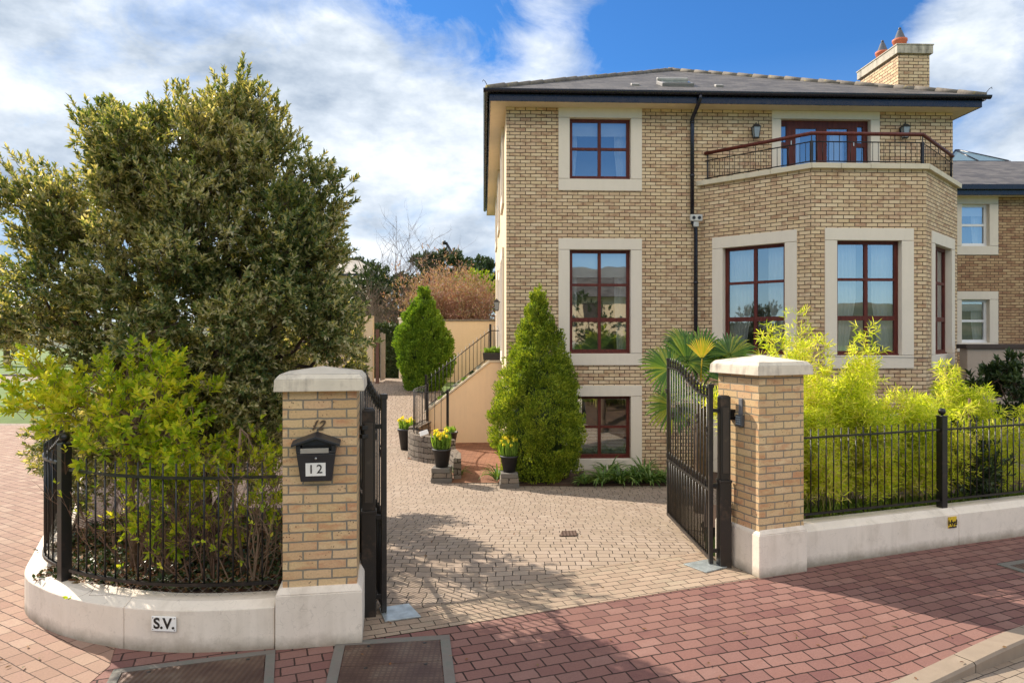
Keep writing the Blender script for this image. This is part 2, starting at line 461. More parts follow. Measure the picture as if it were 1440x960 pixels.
def wood_mat():
    k = N('mahogany_frame'); p = k.obj()
    g = k.noise(k.mapping(p, scale=(30, 30, 3)), 1.0, 5, .6)
    c = k.ramp(g, (.3, (.065,.012,.009)), (.7, (.15,.032,.020)))
    return k.done(k.bsdf(c, .5, spec=.28))
M_wood = wood_mat()
M_white = plain('white_frame_paint', (.78,.78,.77), .4, .05)
M_iron = metal_paint('black_iron_paint', (.010,.009,.009), .34, (.075,.040,.026))
M_irongate = metal_paint('weathered_gate_paint', (.020,.017,.015), .36, (.11,.07,.046))
M_fascia = metal_paint('dark_fascia_paint', (.008,.009,.020), .25, (.02,.02,.03))
M_blackplastic = plain('black_plastic', (.016,.018,.024), .38, .2, 20)
M_kerb = stone_mat('kerb_stone', (.28,.22,.165), grime=(.2,.15,.11), grime_amt=.5, var=.15, scale=2)
M_steel = plain('galvanised_plate', (.42,.46,.46), .45, .35, 9, metal=.55)
M_terra = plain('terracotta', (.50,.13,.06), .7)
M_soil = plain('soil', (.075,.042,.026), .95, .5, 5, .8)
M_grass_ground = plain('meadow', (.10,.16,.025), .95, .35, .6, .5)
M_concrete = stone_mat('concrete', (.17,.15,.13), grime=(.10,.12,.10), grime_amt=.5, var=.2, scale=2)
M_pot = plain('pot_plastic', (.025,.024,.026), .5, .3, 12)
M_bark = plain('bark', (.13,.085,.055), .95, .4, 14, 1.0)
M_twig = plain('twig_bark', (.23,.155,.10), .9, .4, 12, .5)
M_twigdark = plain('dark_twig', (.085,.055,.04), .9, .4, 12, .5)
M_red_twig = plain('red_twig', (.40,.19,.14), .9, .35, 2, .3)
M_number_black = plain('number_black', (.01, .01, .01), .4)
M_numberplate = plain('number_plate_white', (.85,.84,.80), .35, .03)
M_curtain = plain('curtain_cloth', (.70,.69,.66), .9, .05)
M_room = plain('room_paint', (.20,.155,.11), .9, .3, 2)
M_interior_dark = plain('hall_dark', (.05,.04,.035), .9, .3, 2)

def glass_mat():
    k = N('window_glass')
    nrm = k.bump(k.noise(k.obj(), 1.3, 1), .035, .05)
    tr = k.n('BsdfTransparent', {'Color': (.86,.9,.9)}).outputs[0]
    gl = k.n('BsdfGlossy', {'Color': (.92,.97,1), 'Roughness': .012, 'Normal': nrm}).outputs[0]
    fr = k.n('Fresnel', {'IOR': 1.5}).outputs[0]
    f = k.math('ADD', .30, fr); m = k.n('MixShader'); k.set(m.inputs[0], f); k.set(m.inputs[1], tr); k.set(m.inputs[2], gl)
    return k.done(m.outputs[0])
M_glass = glass_mat()

def slate_mat():
    k = N('roof_slate'); uv = k.uv()
    b = k.n('TexBrick', {'Vector': uv, 'Color1': (0,0,0), 'Color2': (1,1,1), 'Mortar': (.5,.5,.5), 'Scale': 1.0, 'Mortar Size': .006, 'Mortar Smooth': .3,
                         'Brick Width': .33, 'Row Height': .19}, offset=.5)
    c = k.ramp(b.outputs['Color'], (.1, (.07,.062,.058)), (.5, (.10,.09,.083)), (.9, (.135,.12,.108)))
    lich = k.ramp(k.noise(uv, 3.0, 6, .7), (.56, 0.0), (.70, 1.0))
    c = k.mix(k.math('MULTIPLY', lich, .45), c, (.19,.17,.14))
    c = k.mix(b.outputs['Fac'], c, (.03,.028,.026))
    sx = k.n('SeparateXYZ', {'Vector': uv}).outputs[1]
    saw = k.math('SUBTRACT', 1.0, k.math('FRACT', k.math('DIVIDE', sx, .19)))
    h = k.math('ADD', saw, k.math('MULTIPLY', k.noise(uv, 18, 3), .3))
    return k.done(k.bsdf(c, .62, k.bump(h, .8, .02), spec=.35))
M_slate = slate_mat()
def ridge_mat():
    k = N('ridge_tile'); p = k.obj()
    c = k.ramp(k.noise(p, 6, 5, .7), (.3, (.10,.085,.075)), (.7, (.22,.19,.15)))
    l = k.ramp(k.noise(p, 5.5, 5, .75), (.58, 0.0), (.66, 1.0))
    c = k.mix(k.math('MULTIPLY', l, .75), c, (.42,.33,.08))
    return k.done(k.bsdf(c, .85, k.bump(k.noise(p, 40, 3), .4, .01)))
M_ridge = ridge_mat()

M_drive = brick_mat('driveway_setts', .172, .138, .0055, [(.34,.26,.20), (.375,.29,.225), (.295,.222,.168), (.40,.315,.248), (.32,.24,.185)], (.030,.022,.016), (.33,.25,.18),
                    smudge=.5, bump=.8, wobble=.005, wav=(.45, .35), squash=.78, stain=(.24,.19,.13), stain_amt=.34, smooth=.35)
M_band = brick_mat('driveway_band_setts', .21, .105, .005, [(.35,.255,.185), (.39,.295,.215), (.30,.215,.155), (.38,.275,.20)], (.05,.038,.028), (.30,.25,.18),
                   smudge=.6, bump=.8, wobble=.005, wav=(.4, .15), stain=(.22,.175,.125), stain_amt=.45, smooth=.35)
M_pave = brick_mat('red_paviors', .205, .135, .0068, [(.205,.102,.085), (.235,.122,.10), (.18,.085,.073), (.265,.148,.122), (.155,.07,.063)], (.026,.014,.011), (.22,.105,.085),
                   smudge=.45, bump=.8, wobble=.003, wav=(.35, .10), stain=(.17,.09,.07), stain_amt=.35)
M_sidepave = brick_mat('side_paviors', .21, .135, .0042, [(.32,.20,.145), (.355,.235,.172), (.275,.165,.12), (.385,.27,.20)], (.035,.02,.014), (.34,.20,.16),
                   smudge=.4, bump=.8, wobble=.003, wav=(.35, .10), stain=(.22,.14,.10), stain_amt=.35)
M_road = brick_mat('road_paviors', .21, .11, .004, [(.29,.225,.165), (.33,.26,.195), (.255,.19,.14)], (.04,.03,.022), (.28,.23,.18), smudge=.4, bump=.7, stain=(.24,.2,.16), stain_amt=.3)
M_court = brick_mat('court_tiles', .2, .1, .004, [(.24,.115,.065), (.29,.14,.08), (.20,.09,.05)], (.10,.05,.03), (.22,.10,.06), smudge=.5, bump=.5)
M_rubble = brick_mat('rubble_stone', .26, .13, .012, [(.23,.19,.15), (.17,.135,.105), (.28,.24,.19), (.20,.16,.125)], (.07,.055,.04), (.16,.13,.10), smudge=.7, bump=1.0, wobble=.02)
M_fence_iron = M_iron

def cover_mat(name, ribs):
    k = N(name); uv = k.uv()
    s = k.n('SeparateXYZ', {'Vector': uv})
    if ribs:
        h = k.math('PINGPONG', k.math('MULTIPLY', s.outputs[0], 46.0), 1.0)
    else:
        a = k.math('PINGPONG', k.math('MULTIPLY', s.outputs[0], 50.0), 1.0); b = k.math('PINGPONG', k.math('MULTIPLY', s.outputs[1], 50.0), 1.0)
        h = k.math('MINIMUM', k.math('GREATER_THAN', a, .42), k.math('GREATER_THAN', b, .42))
    n = k.noise(uv, 3.2, 5, .65)
    c = k.ramp(n, (.35, (.075,.038,.03)), (.55, (.14,.085,.06)), (.7, (.20,.15,.11)))
    c = k.mix(k.math('MULTIPLY', k.math('SUBTRACT', 1.0, h), .45), c, (.05,.028,.02))
    return k.done(k.bsdf(c, .6, k.bump(h, .8, .006), metal=.35))
M_cover_r = cover_mat('ribbed_iron', True); M_cover_g = cover_mat('studded_iron', False)

# foliage
L_oak = leaf_mat('evergreen_oak_leaf', [(.06,.10,.035), (.095,.145,.05), (.17,.21,.075), (.29,.30,.125), (.45,.42,.23), (.62,.57,.38)], .38, .36, (1.7,1.5,.5))
L_bush = leaf_mat('bright_shrub_leaf', [(.15,.25,.02), (.26,.38,.025), (.40,.50,.035), (.54,.58,.05), (.64,.60,.08)], .6, .42, (1.5,1.4,.5))
L_bamboo = leaf_mat('bamboo_leaf', [(.29,.38,.025), (.47,.53,.035), (.62,.64,.06), (.73,.72,.10), (.66,.54,.22)], .58, .45, (1.35,1.4,.6))
L_thuja = leaf_mat('golden_conifer_leaf', [(.06,.10,.012), (.12,.19,.018), (.20,.29,.025), (.31,.40,.035), (.42,.46,.05)], .35, .6, (1.5,1.4,.5), noise_scale=3)
L_cypress = leaf_mat('bright_conifer_leaf', [(.07,.14,.014), (.12,.23,.02), (.19,.32,.028), (.27,.39,.04)], .3, .6, (1.5,1.4,.5), noise_scale=3)
L_palm = leaf_mat('palm_leaf', [(.025,.07,.015), (.045,.11,.02), (.08,.16,.028), (.13,.21,.035), (.26,.28,.045)], .3, .42, (1.5,1.5,.4))
L_palm_y = leaf_mat('yellowing_palm_leaf', [(.35,.36,.04), (.50,.42,.05), (.58,.40,.06)], .4, .4)
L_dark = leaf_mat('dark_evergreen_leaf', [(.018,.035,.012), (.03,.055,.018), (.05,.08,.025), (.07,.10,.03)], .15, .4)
L_strap = leaf_mat('strap_leaf', [(.05,.11,.025), (.08,.16,.035), (.13,.22,.05), (.24,.32,.09)], .3, .3)
L_daff = leaf_mat('daffodil_leaf', [(.14,.26,.04), (.20,.34,.05), (.28,.42,.08)], .4, .4)
L_petal = leaf_mat('daffodil_petal', [(.82,.74,.07), (.85,.80,.16), (.80,.68,.04)], .3, .5)
L_pine = leaf_mat('far_pine_leaf', [(.035,.06,.03), (.055,.085,.04), (.08,.115,.05)], .1, .7)
L_litter = leaf_mat('dry_leaf', [(.10,.04,.02), (.18,.08,.035), (.26,.14,.06), (.07,.09,.03)], .1, .8)
L_grass = leaf_mat('grass_blade', [(.10,.17,.02), (.15,.24,.03), (.22,.30,.045)], .3, .6)
L_budtwig = leaf_mat('bud_leaf', [(.32,.15,.12), (.38,.20,.16), (.46,.30,.22), (.30,.24,.13)], .2, .8)
# ---------------------------------------------------------------- ground, paving, road
def ground():
    xs = sorted(set([-600,-350,-200,-120,-80] + [-60 + 2*i for i in range(46)] + [35,45,60,80,120,200,350,600]))
    ys = sorted(set([-600,-300,-150,-80,-40,-20,-10,-4] + [1.0*i for i in range(0,40)] + [44,50,60,75,95,120,160,220,300,420,600]))
    nx = len(xs); vs = []; fs = []
    for y in ys:
        for x in xs: vs.append((x, y, hgt(x, y) - (.16 if y < 40 else .05)))
    for j in range(len(ys)-1):
        for i in range(nx-1): fs.append((j*nx+i, j*nx+i+1, (j+1)*nx+i+1, (j+1)*nx+i))
    m = MB(); m.add(vs, fs, True); return build(m, 'ground', M_grass_ground, kind='structure')
ground()

EDIR = (.932, .362)
K0 = Vector((2.75, 5.04)); KD = Vector((.89, .455)).normalized(); KN = Vector((-KD.y, KD.x))
def kz(x, y):
    q = Vector((x, y)) - K0; t = q.dot(KD)
    return -.105 * (1 - ss(-.1, 1.8, t))
def paveh(x, y):
    q = Vector((x, y)) - K0; s_ = q.dot(KN)
    return kz(x, y) * (1 - ss(.15, 1.3, s_))
def kp(t, s_): 
    q = K0 + KD * t + KN * s_; return (q.x, q.y)
PL = (-1.218, 5.748); PR = (2.52, 7.24)
edge_ang = atan2(.362, .932)
# pavement in front of the walls
pave_poly = [kp(-5.5, .17), kp(14, .17), (16, 12.4), (6.3, 8.78), (3.15, 7.55), PR, PL, (-2.0, 6.0), (-3.3, 6.0), (-3.0, 5.3), (-2.95, 3.2)]
sheet('pavement', pave_poly, 0.0, M_pave, .5, uvrot=-edge_ang, hf=paveh, skirt=.05)
side_poly = [(-2.95, 3.2), (-3.0, 5.3), (-3.3, 6.0), (-4.4, 7.4), (-5.6, 9), (-7.9, 13.2), (-11, 19.5), (-17.5, 19.5), (-11, 9), (-7.0, 2.8)]
sheet('side_pavement', side_poly, .004, M_sidepave, .8, uvrot=R(33), hf=lambda x, y: 0, skirt=.05)
# kerb
def kerb(t0, t1, n):
    m = MB(); vs = []
    for i in range(n + 1):
        t = t0 + (t1 - t0) * i / n
        for s_, dz in ((0, -.3), (0, -.018), (.018, 0), (.168, 0), (.168, -.3)):
            x, y = kp(t, s_); vs.append((x, y, kz(*kp(t, 0)) + dz + .003))
    fs = [(i*5+k, i*5+k+1, (i+1)*5+k+1, (i+1)*5+k) for i in range(n) for k in range(4)]
    m.add(vs, fs); return m
mk = MB()
t = -5.5
while t < 12:
    q = kerb(t + .004, t + .911, 4); mk.add(q.v, q.f); t += .915
build(mk, 'kerb', M_kerb, kind='structure')
def roadh(x, y): return -.125
sheet('road', [kp(-6, 0.02), kp(16, 0.02), kp(16, -7), kp(-9, -7)], 0.0, M_road, 2, uvrot=-atan2(KD.y, KD.x), hf=roadh)
sheet('side_road', [(-17.5, 19.5), (-9.6, 19.5), (-12, 30), (-20, 44), (-60, 44), (-60, 9), (-11, 9)], -.03, M_road, 3, uvrot=R(33), hf=lambda x, y: 0)
sheet('far_kerb', [(-60, 44), (-20, 44), (-20, 44.4), (-60, 44.4)], .08, M_concrete, 5, hf=lambda x, y: 0, skirt=.15)

# driveway: the band of long setts beside the footpath, then the setts up to the house
b0 = Vector(PL); b1 = Vector(PR); bd = (b1 - b0).normalized(); bn = Vector((-bd.y, bd.x))
B2 = b1 + bn * .95; B3 = b0 + bn * .55
sheet('driveway_band', [tuple(b0), tuple(b1), (2.42, 7.62), (B2.x - .0, B2.y), (.6, 7.45), (-.5, 6.55), (-1.5, 6.35)], .003, M_band, .35, uvrot=-edge_ang)
drive_poly = [(-1.35, 6.0), (.9, 6.7), (2.45, 7.4), (2.2, 8.0), (2.6, 9.8), (3.3, 11.5), (4.1, 13.4), (3.7, 13.95), (1.2, 13.9), (-.0, 13.95), (-.12, 14.3),
              (-1.35, 14.3), (-1.4, 14.6), (-1.55, 16.2), (-2.0, 16.45), (-2.5, 17.0), (-2.65, 18.2), (-2.4, 19.25), (-2.6, 20.5), (-2.0, 22), (-3.2, 28.6),
              (-6.4, 28.6), (-5.4, 24), (-3.9, 16), (-2.9, 11.5), (-1.95, 8.4)]
sheet('driveway', drive_poly, 0.0, M_drive, .5, uvrot=0.0)
sheet('sunken_court', [(-1.36, 14.2), (-.1, 14.2), (-.05, 15.3), (-.25, 19.6), (-2.3, 19.6), (-2.5, 17.0), (-1.5, 16.2)], .012, M_court, .5, uvrot=R(2))
# planting beds
def bedh(x, y): return max(hgt(x, y) + .02, hgt(x, y) + .33 * (1 - ss(8.5, 12, y)))
sheet('soil_bed', [(-1.45, 6.15), (-2.1, 5.86), (-2.9, 5.8), (-3.6, 6.1), (-4.4, 6.9), (-5.1, 8), (-6.2, 10), (-8.0, 13.2), (-10.5, 19), (-11, 28), (-6.6, 28), (-5.45, 24), (-3.95, 16), (-2.95, 11.5), (-2.0, 8.4)],
      0.0, M_soil, .5, hf=bedh, skirt=.45)
def gardh(x, y):
    w = Vector((x - 3.1, y - 7.6)).dot(Vector((-.342, .94)))
    return hgt(x, y) + .36 * (1 - ss(1.0, 4.0, w))
sheet('garden_soil', [(2.95, 8.05), (3.2, 7.85), (6.4, 9.02), (16, 12.6), (16, 15.4), (9.7, 15.4), (9.6, 14.0), (5.9, 13.6), (4.3, 15.2), (1.0, 15.2), (.0, 14.9), (-.02, 14.0), (3.75, 14.0), (4.15, 13.4), (3.35, 11.5), (2.65, 9.8)],
      .03, M_soil, .6, hf=gardh, skirt=.3)

# ---------------------------------------------------------------- left pier
def pier(name, label, C, e1, w, dp, zpl, zsh, cap_h, over, plw, mat_cap=M_cap, skew=0.0):
    """C front left corner of the shaft, e1 unit along the front, dp depth"""
    ang = atan2(e1[1], e1[0]); T = Matrix.Translation(Vector((C[0], C[1], 0))) @ Matrix.Rotation(ang, 4, 'Z')
    r = thing(name, label, 'gate pier', (C[0], C[1], 0), ang)
    m = MB(T); m.box(0, w, 0, dp, zpl - .05, zsh); s_ = build(m, 'brick_shaft', M_pier, r, bevel=.003)
    m = MB(T); m.box(-plw[0], w + plw[1], -plw[2], dp + .03, 0 - .06, zpl - .05); m.frustum(-plw[0], w + plw[1], -plw[2], dp + .03, zpl - .05, zpl, .03)
    build(m, 'plinth', M_plinth, r, bevel=.008)
    m = MB(T); o = over
    m.frustum(-o, w + o, -o, dp + o, zsh, zsh + .095, .006)
    m.frustum(-o + .006, w + o - .006, -o + .006, dp + o - .006, zsh + .0955, zsh + .135, .035)
    a = o - .041; z0 = zsh + .1355; x0, x1, y0, y1 = -a, w + a, -a, dp + a
    cx, cy = w / 2, dp / 2
    m.add([(x0,y0,z0),(x1,y0,z0),(x1,y1,z0),(x0,y1,z0),(cx,cy,z0+cap_h)], [(0,1,4),(1,2,4),(2,3,4),(3,0,4)])
    build(m, 'cap', mat_cap, r, bevel=.006)
    return r, T
LP, LPT = pier('gate_pier', 'buff brick gate pier on the left of the drive carrying the black letterbox', (-1.815, 5.625), (.985, .17), .575, .575, .47, 2.02, .052, .062, (.05, .045, .045))
RP, RPT = pier('gate_pier', 'buff brick gate pier on the right of the drive with the grey keypad', (2.52, 7.25), EDIR, .58, .66, .48, 2.055, .062, .068, (.02, .02, .03))
# digits screwed to the left pier
Mt = LPT @ Matrix.Translation((.262, -.006, 1.745))
text('12', 'house_number', .105, Mt, plain('bronze_digits', (.09,.055,.03), .5), LP, .005, shear=.45, bold=.002)

# letterbox on the left pier
bx = .265
mbx = thing('letterbox', 'black wall letterbox with a white 12 plate hung on the left gate pier', 'letterbox', LPT @ Vector((bx, 0, 1.30)), atan2(.17, .985))
LT = LPT @ Matrix.Translation((bx, 0, 0))
m = MB(LT)
def trap(m, z0, z1, w0, w1, y0a, y0b, y1):
    m.add([(-w0,y0a,z0),(w0,y0a,z0),(w0,y1,z0),(-w0,y1,z0),(-w1,y0b,z1),(w1,y0b,z1),(w1,y1,z1),(-w1,y1,z1)], [(0,3,2,1),(4,5,6,7),(0,1,5,4),(1,2,6,5),(2,3,7,6),(3,0,4,7)])
trap(m, 1.315, 1.535, .118, .148, -.075, -.10, -.004)
trap(m, 1.5355, 1.555, .148, .151, -.096, -.098, -.004)
m.box(-.152, -.118, -.100, -.004, 1.5555, 1.605); m.box(.118, .152, -.100, -.004, 1.5555, 1.605); m.box(-.1175, .1175, -.034, -.004, 1.5555, 1.605)
build(m, 'box_body', M_blackplastic, mbx, bevel=.004)
m = MB(LT)
m.add([(-.185,-.135,1.595),(0,-.135,1.655),(.185,-.135,1.595),(.185,-.135,1.612),(0,-.135,1.675),(-.185,-.135,1.612),
       (-.185,-.002,1.615),(0,-.002,1.68),(.185,-.002,1.615),(.185,-.002,1.632),(0,-.002,1.70),(-.185,-.002,1.632)],
      [(0,1,4,5),(1,2,3,4),(6,11,10,7),(7,10,9,8),(0,6,7,1),(1,7,8,2),(5,4,10,11),(4,3,9,10),(0,5,11,6),(2,8,9,3)])
m.add([(-.15,-.1,1.605),(.15,-.1,1.605),(0,-.1,1.652)], [(0,1,2)])
build(m, 'box_roof', M_blackplastic, mbx, bevel=.002)
m = MB(LT @ Matrix.Translation((0,-.098,0)) @ Matrix.Rotation(R(4), 4, 'X'))
m.box(-.105, .105, -.001, .01, 1.562, 1.598); build(m, 'letter_flap', plain('flap_grey', (.30,.28,.24), .5), mbx)
np_ = LT @ Matrix.Translation((-.003, -.0815, 1.360)) @ Matrix.Rotation(R(6.5), 4, 'X')
m = MB(np_); m.box(-.076, .076, -.003, .0, 0, .105); pl = build(m, 'number_plate', M_numberplate, mbx)
for ch_, xo in (('1', -.034), ('2', .030)): text(ch_, 'digit', .098, np_ @ Matrix.Translation((xo, -.0045, .0525)), M_number_black, pl, .001, bold=.0006)
m = MB(LT @ Matrix.Translation((.0, -.099, 1.50))); m.M = m.M @ Matrix.Rotation(R(90), 4, 'X'); m.lathe([(.009,-.004),(.009,.004),(.004,.006)], n=12)
build(m, 'lock', plain('lock_steel', (.6,.6,.6), .3, metal=1.0), mbx)

# keypad on the right pier's left face
KT = RPT @ Matrix.Translation((0, .27, 0)) @ Matrix.Rotation(R(-90), 4, 'Z')
kp_ = thing('entry_keypad', 'small grey intercom keypad fixed to the inner face of the right pier', 'keypad', KT @ Vector((0, 0, 1.52)), 0)
m = MB(KT); m.box(-.028, .028, -.02, -.0015, 1.63, 1.80); build(m, 'bracket', plain('bracket_grey', (.16,.16,.17), .5), kp_, bevel=.004)
m = MB(KT); m.box(-.052, .052, -.045, -.0015, 1.51, 1.628); build(m, 'keypad_body', plain('keypad_grey', (.07,.08,.09), .45), kp_, bevel=.008)
m = MB(KT)
for i in range(3):
    for j in range(4): m.boxc((-.026 + i*.026, -.047, 1.535 + j*.024), .017, .006, .014)
build(m, 'keys', plain('key_grey', (.25,.30,.33), .4), kp_)

# ---------------------------------------------------------------- low walls with metal fences
def catmull(P, n=6):
    P = [Vector((*p, 0)) if len(p) == 2 else Vector(p) for p in P]; out = []
    for i in range(len(P) - 1):
        p0 = P[max(i-1, 0)]; p1 = P[i]; p2 = P[i+1]; p3 = P[min(i+2, len(P)-1)]
        for k in range(n):
            t = k / n
            out.append(.5 * ((2*p1) + (p2-p0)*t + (2*p0-5*p1+4*p2-p3)*t*t + (3*p1-p0-3*p2+p3)*t**3))
    out.append(P[-1]); return out
def resample(P, step):
    P = [Vector(p) for p in P]; acc = [0]
    for a, b in zip(P, P[1:]): acc.append(acc[-1] + (b-a).length)
    L = acc[-1]; n = max(1, round(L / step)); out = []; j = 0
    for i in range(n + 1):
        s_ = L * i / n
        while j < len(P) - 2 and acc[j+1] < s_: j += 1
        f = (s_ - acc[j]) / max(acc[j+1] - acc[j], 1e-9); out.append(P[j].lerp(P[j+1], f))
    return out
def offset(P, o):
    out = []
    for i, p in enumerate(P):
        t = (P[min(i+1, len(P)-1)] - P[max(i-1, 0)]).normalized(); out.append(p + Vector((-t.y, t.x, 0)) * o)
    return out
prof = [(0, -.06), (0, .325), (.085, .37), (.26, .37), (.26, -.06)]
wpath = catmull([(-8.2, 13.4), (-6.35, 10.0), (-5.33, 8.2), (-4.76, 7.1), (-4.36, 6.36), (-3.9, 5.96), (-3.45, 5.72), (-3.0, 5.58), (-2.55, 5.525), (-2.1, 5.56), (-1.87, 5.60)], 6)
bw = thing('boundary_wall', 'curved low cream wall rounding the corner left of the letterbox pier', 'low wall', (-2.9, 5.6, 0))
segs_ = resample(wpath, .12); n_ = len(segs_)
cuts = [0, n_ - 38, n_ - 29, n_ - 11, n_ - 1]
for a, b in zip(cuts, cuts[1:]):
    P = segs_[a:b+1]
    if a: P = [P[0].lerp(P[1], .02)] + P[1:]
    if b < n_ - 1: P = P[:-1] + [P[-1].lerp(P[-2], .02)]
    m = MB(); m.sweep(P, prof); build(m, 'wall_section', M_plinth, bw, bevel=.006)
W0 = Vector((3.10, 7.585, 0)); WD = Vector((.94, .342, 0)).normalized(); WN = Vector((-WD.y, WD.x, 0))
bw2 = thing('boundary_wall', 'straight low cream wall right of the keypad pier with the yellow sign', 'low wall', W0, atan2(WD.y, WD.x))
prof2 = [(0, -.06), (0, .365), (.09, .42), (.27, .42), (.27, -.06)]
for a, b in ((0, 2.30), (2.304, 5.2), (5.204, 9.5)):
    m = MB(); m.sweep([W0 + WD*a, W0 + WD*b], prof2); build(m, 'wall_section', M_plinth, bw2, bevel=.006)

bar_m = MB(); bar_m.tube([(0,0,0),(0,0,1)], .0072, 8)
bar_mesh = bar_m.mesh('bar', M_iron)
def fence(name, label, P, zb, zt, bt, spacing, posts, off=0, group=None, skip_end=.04):
    r = thing(name, label, 'fence', P[0] + Vector((0, 0, zb - .1)), 0, group)
    for nm, z, hh, ww in (('bottom_rail', zb, .012, .034), ('top_rail', zt, .010, .034)):
        m = MB(); m.sweep(P, [(-ww/2, z-hh), (-ww/2, z+hh), (ww/2, z+hh), (ww/2, z-hh)]); build(m, nm, M_iron, r)
    S = resample(P, spacing)
    for q in S[1:-1]:
        inst('bar', bar_mesh, r, (q.x, q.y, zb), sc=(1, 1, bt - zb))
    return r
def ball_post(label, p, zb, zt, w=.075, rz=0, group=None):
    T = Matrix.Translation(Vector((p[0], p[1], 0))) @ Matrix.Rotation(rz, 4, 'Z')
    r = thing('fence_post', label, 'fence post', (p[0], p[1], zb), rz, group)
    m = MB(T); m.box(-w/2, w/2, -w/2, w/2, zb, zt); m.box(-w/2-.006, w/2+.006, -w/2-.006, w/2+.006, zt, zt+.012); build(m, 'shaft', M_iron, r, bevel=.004)
    m = MB(T); m.lathe([(.016, zt+.0), (.014, zt+.03)], n=10); m.ball((0, 0, zt + .06), .042, 16); build(m, 'ball_finial', M_iron, r)
    return r
cen = offset(segs_, .15)
pi_ = min(range(n_), key=lambda i: (cen[i] - Vector((-3.87, 6.05, 0))).length)
ball_post('black square post with a ball top at the corner of the left fence', (cen[pi_].x, cen[pi_].y), .37, 1.53, .085, R(-35))
fence('metal_fence', 'black bar fence on the curved wall between corner post and letterbox pier', cen[pi_+1:], .475, 1.325, 1.44, .115, [])
fence('metal_fence', 'black bar fence running back along the side pavement from the corner post', [p for i, p in enumerate(cen[:pi_]) if i > 0], .475, 1.36, 1.46, .115, [])
def wp(t, o=.14): return W0 + WD * t + WN * o
ball_post('black square post with a ball top beside the yellow sign on the right wall', wp(2.20), .42, 1.50, .085, atan2(WD.y, WD.x))
ball_post('black square post with a ball top farthest along the right wall', wp(4.75), .42, 1.50, .085, atan2(WD.y, WD.x))
fence('metal_fence', 'black bar fence on the low wall between keypad pier and the first ball post', [wp(-.08, .14), wp(2.155)], .51, 1.345, 1.435, .1085, [])
fence('metal_fence', 'black bar fence on the low wall beyond the ball post by the yellow sign', [wp(2.245), wp(4.70)], .51, 1.345, 1.435, .105, [])
fence('metal_fence', 'black bar fence on the low wall beyond the farthest ball post', [wp(4.80), wp(9.3)], .51, 1.345, 1.435, .11, [])
# wire netting along the foot of the left fence
def netting():
    k = N('netting_wire'); m = k.done(k.bsdf((.33,.30,.25), .6, metal=.4))
    P = resample(offset(segs_[n_-32:], .19), .045); q = MB(); 
    rows = 10; hz_ = .036
    for j in range(rows):
        fade = 1.0
        for i in range(len(P) - 1):
            if j > 3 + 6 * max(0, 1 - i / (len(P)*.55)): continue
            a, b = P[i], P[i+1]; z0 = .375 + j * hz_
            if (i + j) % 2: a2, b2, za, zb_ = a, b, z0, z0 + hz_
            else: a2, b2, za, zb_ = a, b, z0 + hz_, z0
            q.tube([(a2.x, a2.y, za), ((a2.x+b2.x)/2, (a2.y+b2.y)/2 , (za+zb_)/2 ), (b2.x, b2.y, zb_)], .0011, 3, cap=False)
    o = build(q, 'wire_netting', m, loc=(-2.8, 5.8, .37)); tag(o, 'thin wire netting behind the foot of the curved left fence', 'wire netting')
netting()

# signs on the walls
i_ = min(range(n_), key=lambda i: abs(segs_[i].x + 2.72) + (0 if segs_[i].y < 6 else 9))
tdir = (segs_[i_+1] - segs_[i_-1]).normalized()
ST = Matrix.Translation(segs_[i_]) @ Matrix.Rotation(atan2(tdir.y, tdir.x), 4, 'Z')
sg = thing('wall_sign', 'white plate lettered S.V. on the front of the curved left wall', 'sign', ST @ Vector((0, 0, .17)), atan2(tdir.y, tdir.x))
m = MB(ST); m.box(-.1, .1, -.018, -.008, .17, .285); build(m, 'plate', M_numberplate, sg, bevel=.003)
text('S.V.', 'lettering', .115, ST @ Matrix.Translation((.004, -.019, .2275)), M_number_black, sg, .002, bold=.003)
m = MB(ST)
for x in (-.088, .088):
    for z in (.182, .272): m.ball((x, -.018, z), .004, 8)
build(m, 'screws', M_iron, sg)
YT = Matrix.Translation(W0 + WD * 2.185) @ Matrix.Rotation(atan2(WD.y, WD.x), 4, 'Z')
sy = thing('hydrant_sign', 'small worn yellow sign with black letters on the right low wall', 'sign', YT @ Vector((0, 0, .22)), atan2(WD.y, WD.x))
m = MB(YT); m.box(-.065, .065, -.012, -.002, .215, .345)
def yel():
    k = N('worn_yellow'); a = k.noise(k.obj(), 26, 5, .7)
    return k.done(k.bsdf(k.mix(k.ramp(a, (.56, 0.0), (.62, 1.0)), (.70,.47,.02), (.13,.09,.03)), .5))
build(m, 'plate', yel(), sy, bevel=.002)
text('Hyd', 'lettering', .085, YT @ Matrix.Translation((0, -.013, .275)), M_number_black, sy, .002, bold=.003)
m = MB(YT); m.box(-.06, .06, -.014, -.0125, .218, .232); build(m, 'black_strip', M_number_black, sy)

